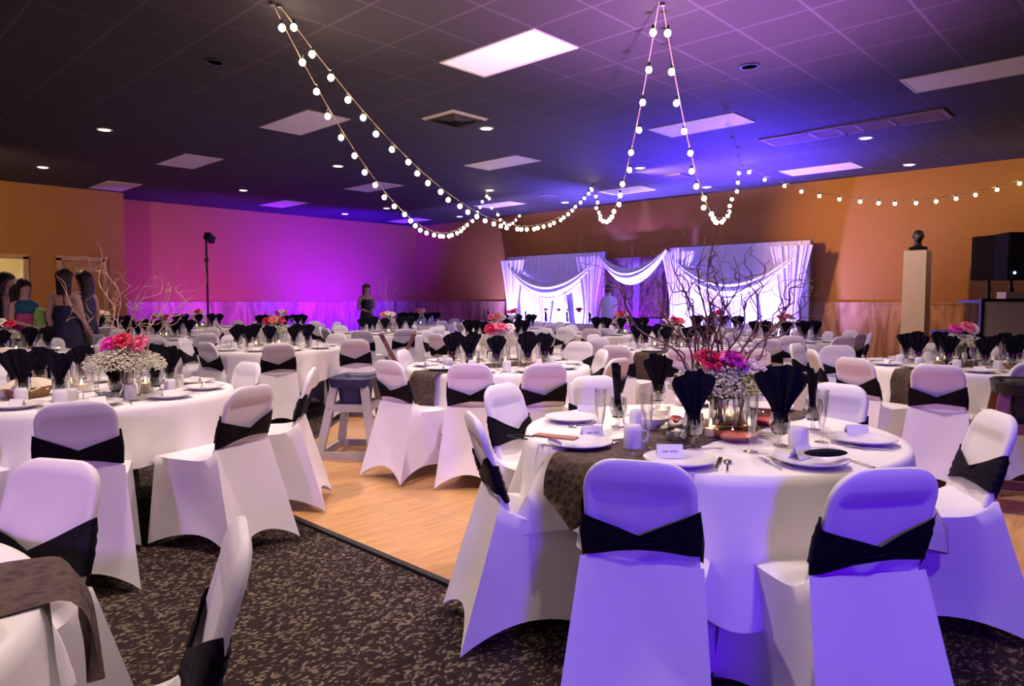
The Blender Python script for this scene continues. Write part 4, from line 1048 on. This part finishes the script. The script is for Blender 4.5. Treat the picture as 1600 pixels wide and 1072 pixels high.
# ================================================================== PROPS
# pedestal and bust
xp = 13.25; d = ray(1432, 450); yp = d.y*(xp/d.x); pw = .36
zt = (atx(1432, 392, xp)).z
t = tag(MB().box((0, 0, zt/2), (pw, pw, zt), taper=.94).build('pedestal', M['pedestal'], None, (xp, yp, 0), smooth=False), 'tall narrow white pedestal against the amber wall', 'pedestal')
t = thing('bust', 'small black head bust on top of the white pedestal', 'sculpture', (xp, yp, zt), math.radians(110))
m = MB(); m.box((0, 0, .03), (.26, .20, .06)); m.lathe([(.10, .06), (.06, .09), (.055, .12)], n=16); m.build('plinth', M['black'], t)
def oring(c, rx, ry, n=20, nose=0):
    return [Vector((c[0]+rx*math.cos(2*PI*k/n), c[1]+ry*math.sin(2*PI*k/n)+(nose if k in (n//4,) else 0), c[2])) for k in range(n)]
m = MB(); m.rings([oring((0, -.01, .11), .055, .055), oring((0, -.01, .15), .05, .05), oring((0, .015, .17), .06, .075), oring((0, .02, .20), .072, .088, nose=.012), oring((0, .012, .235), .078, .092, nose=.022), oring((0, .008, .27), .08, .092), oring((0, 0, .305), .074, .085), oring((0, -.005, .335), .05, .06), oring((0, -.005, .345), .02, .03)]); m.build('head', M['black'], t)
for s in (-1, 1): MB().ell((s*.078, 0, .235), (.012, .02, .028), 8, 6).build('ear', M['black'], t)
# loudspeakers on poles, DJ booth
def speaker(px, d_, label, rz, w_=.36, led=True):
    p = atd(px, 438, d_); x, y = p.x, p.y; zb = p.z; h = .60
    t = thing('loudspeaker', label, 'speaker', (x, y, zb), rz, 'loudspeakers at the DJ booth')
    m = MB(); m.rings([[Vector((sx*w_/2*(k if sy > 0 else 1), sy*.18, z)) for sx, sy, k in ((-1, -1, .7), (1, -1, .7), (1, 1, .62), (-1, 1, .62))] for z in (0, h)]); m.build('cabinet', M['cabinet'], t, smooth=False)
    m = MB(); m.box((0, -.186, h/2), (w_-.03, .012, h-.04)); m.build('grille', mat('speaker_grille', (.02, .018, .04), .7, var=.4, scale=200), t, smooth=False)
    m = MB(); m.lathe([(.001, 0), (.016, 0), (.016, .008), (.001, .010)], n=12); m.v = [(v[0]-.10, -.192-v[2], v[1]+.09) for v in m.v]; m.build('indicator_light', mat('blue_indicator', (.4, .8, 1), .4, emit=(.35, .8, 1), es=5), t)
    t = thing('speaker_pole', 'black pole stand holding %s' % label.replace('black', 'the'), 'stand', (x, y, 0))
    MB().tube([(0, 0, .1), (0, 0, zb)], .022, 10).build('pole', M['black'], t)
    MB().lathe([(.035, -.05), (.035, 0), (.03, .0)], (0, 0, zb-.1), 10).build('collar', M['black'], t)
    for k in range(3):
        a = k*2*PI/3+.5; MB().tube([(0, 0, .55), (.42*math.cos(a), .42*math.sin(a), .012)], .012, 6).build('leg', M['black'], t)
vw = math.atan2(cr.y, cr.x)
speaker(1545, 9.6, 'left black loudspeaker at the right edge', vw+.35)
speaker(1580, 9.0, 'right black loudspeaker cut by the right edge', vw+.0)
p = atd(1590, 520, 8.3); t = thing('dj_booth', 'white-fronted booth with a black frame at the right edge', 'booth', (p.x, p.y, 0), vw-.12)
bw = .85; m = MB(); m.box((0, 0, .655), (bw-.06, .02, 1.25)); m.build('front_panel', M['pedestal'], t, smooth=False)
for s in (-1, 1): MB().box((s*(bw/2-.015), .0, .655), (.035, .05, 1.31)).build('frame_post', M['black'], t, smooth=False)
MB().box((0, 0, 1.30), (bw, .06, .03)).build('frame_rail', M['black'], t, smooth=False); MB().box((0, .3, 1.28), (bw-.04, .55, .03)).build('shelf', M['black'], t, smooth=False)
p2 = atd(1588, 463, 8.5); tag(MB().box((0, 0, .04), (.34, .20, .08)).build('mixer', M['pedestal'], None, (p2.x, p2.y, 1.315), vw-.12, smooth=False), 'small pale mixer box on top of the white booth', 'equipment')
p = atd(1503, 520, 10.2); t = thing('equipment_case', 'low dark blue-topped equipment case behind the right table', 'case', (p.x, p.y, 0), vw)
zt2 = atd(1503, 517, 10.2).z
MB().box((0, 0, zt2/2-.01), (.56, .5, zt2-.04)).build('case_body', M['black'], t, smooth=False); MB().box((0, 0, zt2-.02), (.60, .54, .05)).build('case_lid', M['navy'], t, smooth=False)
# tall stand in front of the left wall
p = atd(322, 375, 14.3); t = thing('light_stand', 'tall black stand with a small fixture before the magenta wall', 'stand', (p.x, p.y, 0))
zt3 = p.z; MB().tube([(0, 0, .2), (0, 0, zt3)], .022, 8).build('pole', M['black'], t)
MB().tube([(0, 0, zt3-.45), (0, 0, zt3-.38)], .045, 8).build('collar', M['black'], t); MB().tube([(0, 0, .9), (0, 0, 1.0)], .035, 8).build('collar', M['black'], t)
for k in range(3): MB().tube([(0, 0, .7), (.45*math.cos(k*2.09), .45*math.sin(k*2.09), .012)], .014, 6).build('leg', M['black'], t)
MB().box((.05, -.05, zt3+.04), (.22, .12, .14), rz=.6, ry=.4).build('fixture', M['black'], t, smooth=False)
# grey high chair
def highchair(c, rz, matf, mats, label, w_=.44, hh=.70, dp=.46):
    t = thing('high_chair', label, 'high chair', c, rz)
    wb, wt = w_/2+.055, w_/2-.05; db, dtp = dp/2+.05, dp/2-.06
    F_ = {}
    for sx in (-1, 1):
        for sy in (-1, 1):
            a = Vector((sx*wb, sy*db, 0)); b = Vector((sx*wt, sy*dtp, hh-.04)); F_[sx, sy] = (a, b)
            MB().beam(a, b, .062, .045, (0, 1, 0)).build('leg', matf, t, smooth=False)
    def rail(sx1, sy1, sx2, sy2, f, hgt=.06, thk=.035):
        a0, a1 = F_[sx1, sy1]; b0, b1 = F_[sx2, sy2]
        m = MB(); m.beam(a0.lerp(a1, f), b0.lerp(b1, f), thk, hgt); m.build('rail', matf, t, smooth=False)
    for f in (.07, .70): rail(-1, -1, 1, -1, f); rail(-1, 1, 1, 1, f)
    for f in (.07, .70): rail(-1, -1, -1, 1, f); rail(1, -1, 1, 1, f)
    # moulded seat shell
    m = MB(); zt_ = hh+.03
    def R(hx, hy, z, r=.06, n=24):
        out = []
        for k in range(n):
            a = 2*PI*(k+.5)/n; ca, sa = math.cos(a), math.sin(a)
            out.append(Vector((hx*math.copysign(abs(ca)**.35, ca), hy*math.copysign(abs(sa)**.35, sa), z)))
        return out
    m.rings([R(wt-.03, dtp-.02, hh-.24), R(wt-.01, dtp, hh-.06), R(wt+.045, dtp+.05, hh-.05), R(wt+.055, dtp+.06, zt_-.012), R(wt+.035, dtp+.04, zt_), R(wt-.0, dtp, zt_-.02), R(wt-.04, dtp-.04, hh-.20)], True, True)
    m.build('seat', mats, t, ang=60)
    for sx in (-1, 1):
        for f in (.07, .70):
            q = F_[sx, -1][0].lerp(F_[sx, -1][1], f); m = MB().lathe([(.001, 0), (.012, 0), (.010, .006), (.001, .008)], n=10); m.v = [(v[0]+q.x*.98, q.y-.024-v[2], v[1]+q.z) for v in m.v]; m.build('bolt', M['steel'], t)
    return t
pl = atz(492, 720, 0); pr_ = atz(590, 722, 0); mid = (pl+pr_)/2; ax = (pr_-pl).normalized(); back = Vector((-ax.y, ax.x, 0))
ww = (pr_-pl).length; cpos = mid+back*.28
hz = H-(585-467.4)*proj(cpos)[2]/F
highchair((cpos.x, cpos.y, 0.0), math.atan2(ax.y, ax.x), M['greyplastic'], M['navy'], 'grey plastic high chair with a navy seat on the carpet edge', ww-.17, hz-.03)
p = atd(1606, 700, 4.4); highchair((p.x, p.y, .012), vw-.5, M['brownwood'], M['black'], 'dark brown wooden high chair cut off at the right edge', .40, .76)
# folding tray stand
p = atd(622, 560, 8.0); t = thing('tray_stand', 'folding brown wooden tray stand with crossed legs behind the grey high chair', 'tray stand', (p.x, p.y, 0), vw+.15)
zt4 = H-(522-467.4)*8.0/F; wx = .27
for sy in (-1, 1):
    MB().beam((-wx, sy*.2, 0), (wx*.7, sy*.2, zt4), .030, .022, (0, 1, 0)).build('leg', M['brownwood'], t, smooth=False)
    MB().beam((wx, sy*.17, 0), (-wx*.7, sy*.17, zt4), .030, .022, (0, 1, 0)).build('leg', M['brownwood'], t, smooth=False)
for sx in (-1, 1): MB().beam((sx*wx*.7, -.24, zt4), (sx*wx*.7, .24, zt4), .035, .022).build('top_rail', M['brownwood'], t, smooth=False)
MB().box((0, -.2, zt4-.004), (2*wx*.7, .03, .004)).build('strap', M['black'], t, smooth=False); MB().box((0, .2, zt4-.004), (2*wx*.7, .03, .004)).build('strap', M['black'], t, smooth=False)

# ================================================================== PEOPLE
def loft(rs, n=18, noise=0, seed=0):
    r_ = random.Random(seed); m = MB(); R = []
    ph = [r_.uniform(0, 6) for _ in range(3)]
    for j, (c, rx, ry) in enumerate(rs):
        R.append([Vector((c[0]+rx*math.cos(2*PI*k/n)*(1+noise*math.sin(5*2*PI*k/n+ph[0]+j*.3)), c[1]+ry*math.sin(2*PI*k/n)*(1+noise*math.sin(7*2*PI*k/n+ph[1]+j*.2)), c[2])) for k in range(n)])
    return m.rings(R)
def person(label, loc, rz, h=1.68, arms=None, legs=True, headturn=0, skin='skin'):
    s = h/1.70; V = []; E = []; Rr = []
    def v(p, r, par=None):
        V.append(Vector(p)*s); Rr.append((r*s, r*s) if not hasattr(r, '__len__') else (r[0]*s, r[1]*s))
        if par is not None: E.append((par, len(V)-1))
        return len(V)-1
    pel = v((0, 0, .95), (.135, .105)); wa = v((0, .0, 1.08), (.105, .085), pel); ch = v((0, .0, 1.24), (.125, .095), wa); uc = v((0, -.005, 1.37), (.095, .075), ch)
    nb = v((0, -.005, 1.45), .050, uc); nt_ = v((0, .005, 1.51), .046, nb); hx, hy = math.sin(headturn), math.cos(headturn)
    hl = v((.02*hx, .02*hy, 1.555), (.060, .066), nt_); hm = v((.015*hx, .015*hy, 1.62), (.075, .086), hl); ht = v((0, 0, 1.675), (.050, .058), hm)
    arms = arms or {-1: [(-.20, -.01, 1.12), (-.22, .06, .88)], 1: [(.20, -.01, 1.12), (.22, .06, .88)]}
    for sx in (-1, 1):
        sh = v((sx*.155, -.005, 1.385), .052, uc); el, wr = arms[sx]
        up = v(Vector((sx*.17, 0, 1.36)).lerp(Vector(el), .45), .043, sh); e = v(el, .036, up); w1 = v(Vector(el).lerp(Vector(wr), .6), .031, e); w2 = v(wr, .024, w1)
        d = (Vector(wr)-Vector(el)).normalized(); side = d.cross(Vector((0, 0, 1)) if abs(d.z) < .8 else Vector((0, 1, 0))).normalized()
        pm = v(Vector(wr)+d*.05, (.030, .018), w2)
        for k, (off, L) in enumerate(((-.026, .060), (-.009, .072), (.009, .068), (.026, .052))):
            a = v(Vector(wr)+d*.085+side*off, .0095, pm); b2 = v(Vector(wr)+d*(.085+L*.55)+side*off*1.1, .0085, a); v(Vector(wr)+d*(.085+L)+side*off*1.1+Vector((0, .008, -.004)), .0070, b2)
        a = v(Vector(wr)+d*.03+side*(-.04), .0105, w2); v(Vector(wr)+d*.06+side*(-.055), .009, a)
    for sx in (-1, 1):
        hp = v((sx*.085, 0, .88), (.085, .085), pel); th = v((sx*.095, .01, .68), .072, hp); kn = v((sx*.10, .015, .48), .052, th); cf_ = v((sx*.10, -.01, .33), .048, kn)
        an = v((sx*.10, -.02, .09), .034, cf_); hee = v((sx*.10, -.03, .045), .030, an); v((sx*.115, .12, .030), .026, hee)
    me = bpy.data.meshes.new('body'); me.from_pydata([tuple(p) for p in V], E, []); me.materials.append(M[skin])
    t = thing('person', label, 'person', loc, rz)
    o = mkobj('body', me, t); md = o.modifiers.new('skin', 'SKIN'); md.use_smooth_shade = True
    sv = me.skin_vertices[0].data
    for i, r in enumerate(Rr): sv[i].radius = r
    sv[0].use_root = True
    sd = o.modifiers.new('sub', 'SUBSURF'); sd.levels = 1; sd.render_levels = 2
    # face
    fr = Matrix.Rotation(-headturn, 3, 'Z')
    def fp(x, y, z): q = fr @ Vector((x, y, 0)); return Vector((q.x, q.y, z))*s
    for sx in (-1, 1): MB().ell(fp(sx*.028, .092, 1.625), (.012*s, .009*s, .007*s), 8, 6).build('eye', M['eye'], t)
    m = MB(); a, b, c, d_ = fp(-.012, .094, 1.592), fp(.012, .094, 1.592), fp(0, .122, 1.597), fp(0, .098, 1.63); m.add([a, b, c, d_], [(0, 1, 2), (0, 2, 3), (2, 1, 3), (0, 3, 1)]); m.build('nose', M[skin], t)
    MB().ell(fp(0, .084, 1.565), (.020*s, .010*s, .006*s), 8, 6).build('mouth', M['lip'], t)
    t['s'] = s; return t, s, fr
def hair(t, s, m_, fr, length=1.15, w_=.11, back=-.06, seed=1, curly=0, cap=True):
    rs = []
    zs = [1.735, 1.72, 1.69, 1.65, 1.60, 1.54, 1.46, 1.36, 1.28, length]
    for z in [q for q in zs if q >= length]:
        f = (1.735-z)
        rx = .105*math.sqrt(min(1, max(.02, f/.09))) if z > 1.64 else w_*(1 if z > 1.5 else .95-.15*(1.5-z))
        ry = .118*math.sqrt(min(1, max(.02, f/.09))) if z > 1.64 else .075-.02*min(1, (1.64-z)/.2)
        yc = -.012 if z > 1.64 else -.012+(back)*min(1, (1.64-z)/.08)
        c = fr @ Vector((0, yc, 0)); rs.append(((c.x*s, c.y*s, z*s), rx*s, ry*s))
    loft(rs, 22, .05+curly, seed).build('hair', m_, t)
def dress(t, s, m_, rs, name='dress', noise=.02, seed=0): return loft([((x*s, y*s, z*s), rx*s, ry*s) for x, y, z, rx, ry in rs], 26, noise, seed).build(name, m_, t)
# rotation: local +Y is where the person looks; away from camera = view direction
away = math.atan2(-cf.x, cf.y)
def place(px, py_top, h): d_ = (h-H)*F/(467.4-py_top); p = atd(px, 467, d_); return (p.x, p.y, 0), d_
# woman in navy, back to the camera
loc, dd = place(102, 422, 1.67)
t, s, fr = person('woman seen from behind in a navy halter dress, long brown hair', loc, away-.1, 1.66, {-1: [(-.215, -.03, 1.12), (-.205, .05, .88)], 1: [(.20, .02, 1.13), (.16, .16, .95)]}, headturn=-.5)
hair(t, s, M['hair'], fr, 1.40, .095, -.05, 2)
dress(t, s, M['navydress'], [(0, .01, 1.26, .128, .102), (0, 0, 1.23, .142, .11), (0, 0, 1.18, .142, .112), (0, 0, 1.08, .135, .108), (0, 0, .95, .175, .145), (0, 0, .8, .20, .17), (0, 0, .55, .24, .21), (0, 0, .35, .27, .24)], seed=3)
MB().tube([(.05*s, -.085*s, 1.27*s), (.03*s, -.06*s, 1.40*s), (.035*s, -.02*s, 1.47*s)], .010, 6).build('halter_strap', M['navydress'], t)
# dark dressed woman behind her
p = atd(131, 467, 9.3); t, s, fr = person('person in a black dress standing behind the woman in navy', (p.x, p.y, 0), away+1.3, 1.66)
hair(t, s, M['hair'], fr, 1.40, .10, -.06, 4)
dress(t, s, M['black'], [(0, 0, 1.40, .12, .09), (0, 0, 1.27, .155, .115), (0, 0, 1.08, .14, .11), (0, 0, .95, .175, .145), (0, 0, .75, .20, .17), (0, 0, .5, .23, .2)], seed=5)
# teal dress, cut by the left edge
loc, dd = place(12, 427, 1.64)
t, s, fr = person('woman with very long dark hair in a teal dress at the left edge', loc, away-1.0, 1.63)
hair(t, s, M['hair'], fr, 1.05, .125, -.07, 6)
dress(t, s, M['teal'], [(0, 0, 1.38, .13, .09), (0, 0, 1.27, .15, .112), (0, 0, 1.08, .14, .11), (0, 0, .95, .18, .15), (0, 0, .75, .21, .18), (0, 0, .45, .26, .22)], seed=7)
# girl with curly hair, teal ruffle top
p = atd(37, 467, 8.6); zt5 = H+(467.4-437)*8.6/F
t, s, fr = person('girl with curly dark hair and headband in a teal and pink dress', (p.x, p.y, 0), away-1.9, zt5-.02, {-1: [(-.22, .05, 1.16), (-.10, .22, 1.08)], 1: [(.22, .05, 1.16), (.14, .25, 1.10)]})
hair(t, s, M['hair'], fr, 1.36, .135, -.05, 8, .10)
MB().tube([fr @ (Vector((.112*math.cos(a), -.01+.02*math.cos(a), 1.655+.085*math.sin(a)))*s) for a in [k*PI/12 for k in range(13)]], .007, 6).build('headband', M['tshirt'], t)
dress(t, s, M['teal'], [(0, 0, 1.44, .10, .08), (0, 0, 1.38, .19, .13), (0, 0, 1.30, .17, .14), (0, 0, 1.26, .15, .12)], 'ruffled_top', .06, 9)
dress(t, s, M['pinkcloth'], [(0, 0, 1.27, .145, .115), (0, 0, 1.10, .14, .115), (0, 0, .98, .17, .15)], 'bodice', .04, 10)
dress(t, s, M['pattern'], [(0, 0, 1.0, .16, .14), (0, 0, .85, .23, .2), (0, 0, .6, .28, .25), (0, 0, .42, .30, .27)], 'skirt', .06, 11)
# woman in a black tank top at the back
loc, dd = place(573, 444, 1.66)
t, s, fr = person('woman in a black tank top by the magenta wall, looking down at her hands', loc, away+PI+.45, 1.65, {-1: [(-.205, -.02, 1.13), (-.06, .21, 1.08)], 1: [(.205, -.02, 1.13), (.05, .22, 1.06)]}, headturn=.1)
hair(t, s, M['hair2'], fr, 1.28, .10, -.06, 12)
dress(t, s, M['black'], [(0, 0, 1.34, .11, .10), (0, 0, 1.25, .148, .118), (0, 0, 1.08, .135, .108), (0, 0, .95, .165, .14), (0, 0, .80, .19, .16)], 'tank_top', seed=13)
dress(t, s, M['black'], [(0, 0, .92, .165, .14), (0, 0, .75, .19, .16), (0, 0, .45, .21, .18)], 'skirt', seed=14)
for sx in (-1, 1): MB().tube([(sx*.075*s, .085*s, 1.30*s), (sx*.085*s, .02*s, 1.42*s), (sx*.08*s, -.08*s, 1.32*s)], .009, 6).build('shoulder_strap', M['black'], t)
MB().tube([fr @ (Vector((.06*math.cos(a), .075+.0*a, 1.70+.012*math.sin(a)))*s) for a in [k*PI/8 for k in range(9)]], .010, 6).build('sunglasses', M['tshirt'], t)
MB().box((0, .27*s, 1.08*s), (.07, .12, .012)).build('phone', M['black'], t, smooth=False)
# person in pale tee and red shorts before the barn doors
loc, dd = place(951, 449, 1.70)
p = atd(951, 467, 15.6); t, s, fr = person('person in pale grey t-shirt and red shorts facing the barn doors', (12.9*0+p.x, p.y, 0), away+.35, H+(467.4-446)*15.6/F, {-1: [(-.24, .0, 1.14), (-.20, .14, .95)], 1: [(.22, .03, 1.13), (.15, .2, 1.0)]}, headturn=.5)
hair(t, s, M['hair'], fr, 1.54, .088, -.03, 15)
dress(t, s, M['tshirt'], [(0, 0, 1.46, .065, .06), (0, 0, 1.42, .17, .09), (0, 0, 1.36, .21, .11), (0, 0, 1.26, .185, .125), (0, 0, 1.08, .165, .125), (0, 0, .93, .175, .14)], 't_shirt', seed=16)
dress(t, s, M['redcloth'], [(0, 0, .97, .165, .13), (0, 0, .85, .19, .155), (0, 0, .62, .21, .17)], 'shorts', seed=17)
# lime tissue gift bag on the table by the women
q = TB['T7'][0]; p = atd(66, 500, 8.7)
t = thing('gift_bag', 'lime green tissue-filled gift bag with a black side, between the women', 'gift bag', (p.x, p.y, 0))
tt = thing('side_table', 'small dark side table under the lime gift bag', 'table', (p.x, p.y, 0)); MB().box((0, 0, .90), (.5, .4, .04)).build('tabletop', M['brownwood'], tt, smooth=False)
for sx in (-1, 1):
    for sy in (-1, 1): MB().box((sx*.2, sy*.15, .44), (.04, .04, .88)).build('leg', M['brownwood'], tt, smooth=False)
t.scale = (.7, .7, .62)
t.location.z = .92
MB().box((.13, 0, .20), (.12, .16, .40)).build('bag', M['black'], t, smooth=False)
m = MB(); m.rings([[Vector((-.04+rr*math.cos(2*PI*k/14)*(1+.3*math.sin(k*2.6+z*20)), rr*.8*math.sin(2*PI*k/14), z)) for k in range(14)] for z, rr in ((.0, .09), (.12, .12), (.22, .10), (.32, .08), (.42, .10), (.46, .03))]); m.build('tissue', M['lime'], t)
# ================================================================== labels of repeated things
ORD = [x.replace('the left', 'left') for x in ['leftmost', 'second from the left', 'third from the left', 'fourth from the left', 'fifth from the left', 'sixth from the left', 'seventh from the left', 'eighth from the left', 'ninth from the left', 'tenth from the left', 'eleventh from the left', 'twelfth from the left', 'thirteenth from the left', 'fourteenth from the left', 'fifteenth from the left', 'sixteenth from the left']]
grp = {}
for o, g, ph, key in REP:
    if key is None: continue
    grp.setdefault((g, key), []).append((o, ph))
for (g, key), lst in grp.items():
    desc = TB[key][1]; lst.sort(key=lambda q: proj(q[0].location)[0] if proj(q[0].location)[2] > 0 else -9999)
    for i, (o, ph) in enumerate(lst):
        n = ORD[i] if i < len(lst)-1 or len(lst) == 1 else 'rightmost'
        if not o.get('label'): o['label'] = '%s, %s, %s' % (ph, n if len(lst) > 1 else 'only one', desc)
        o['group'] = '%s at %s' % (g, desc)
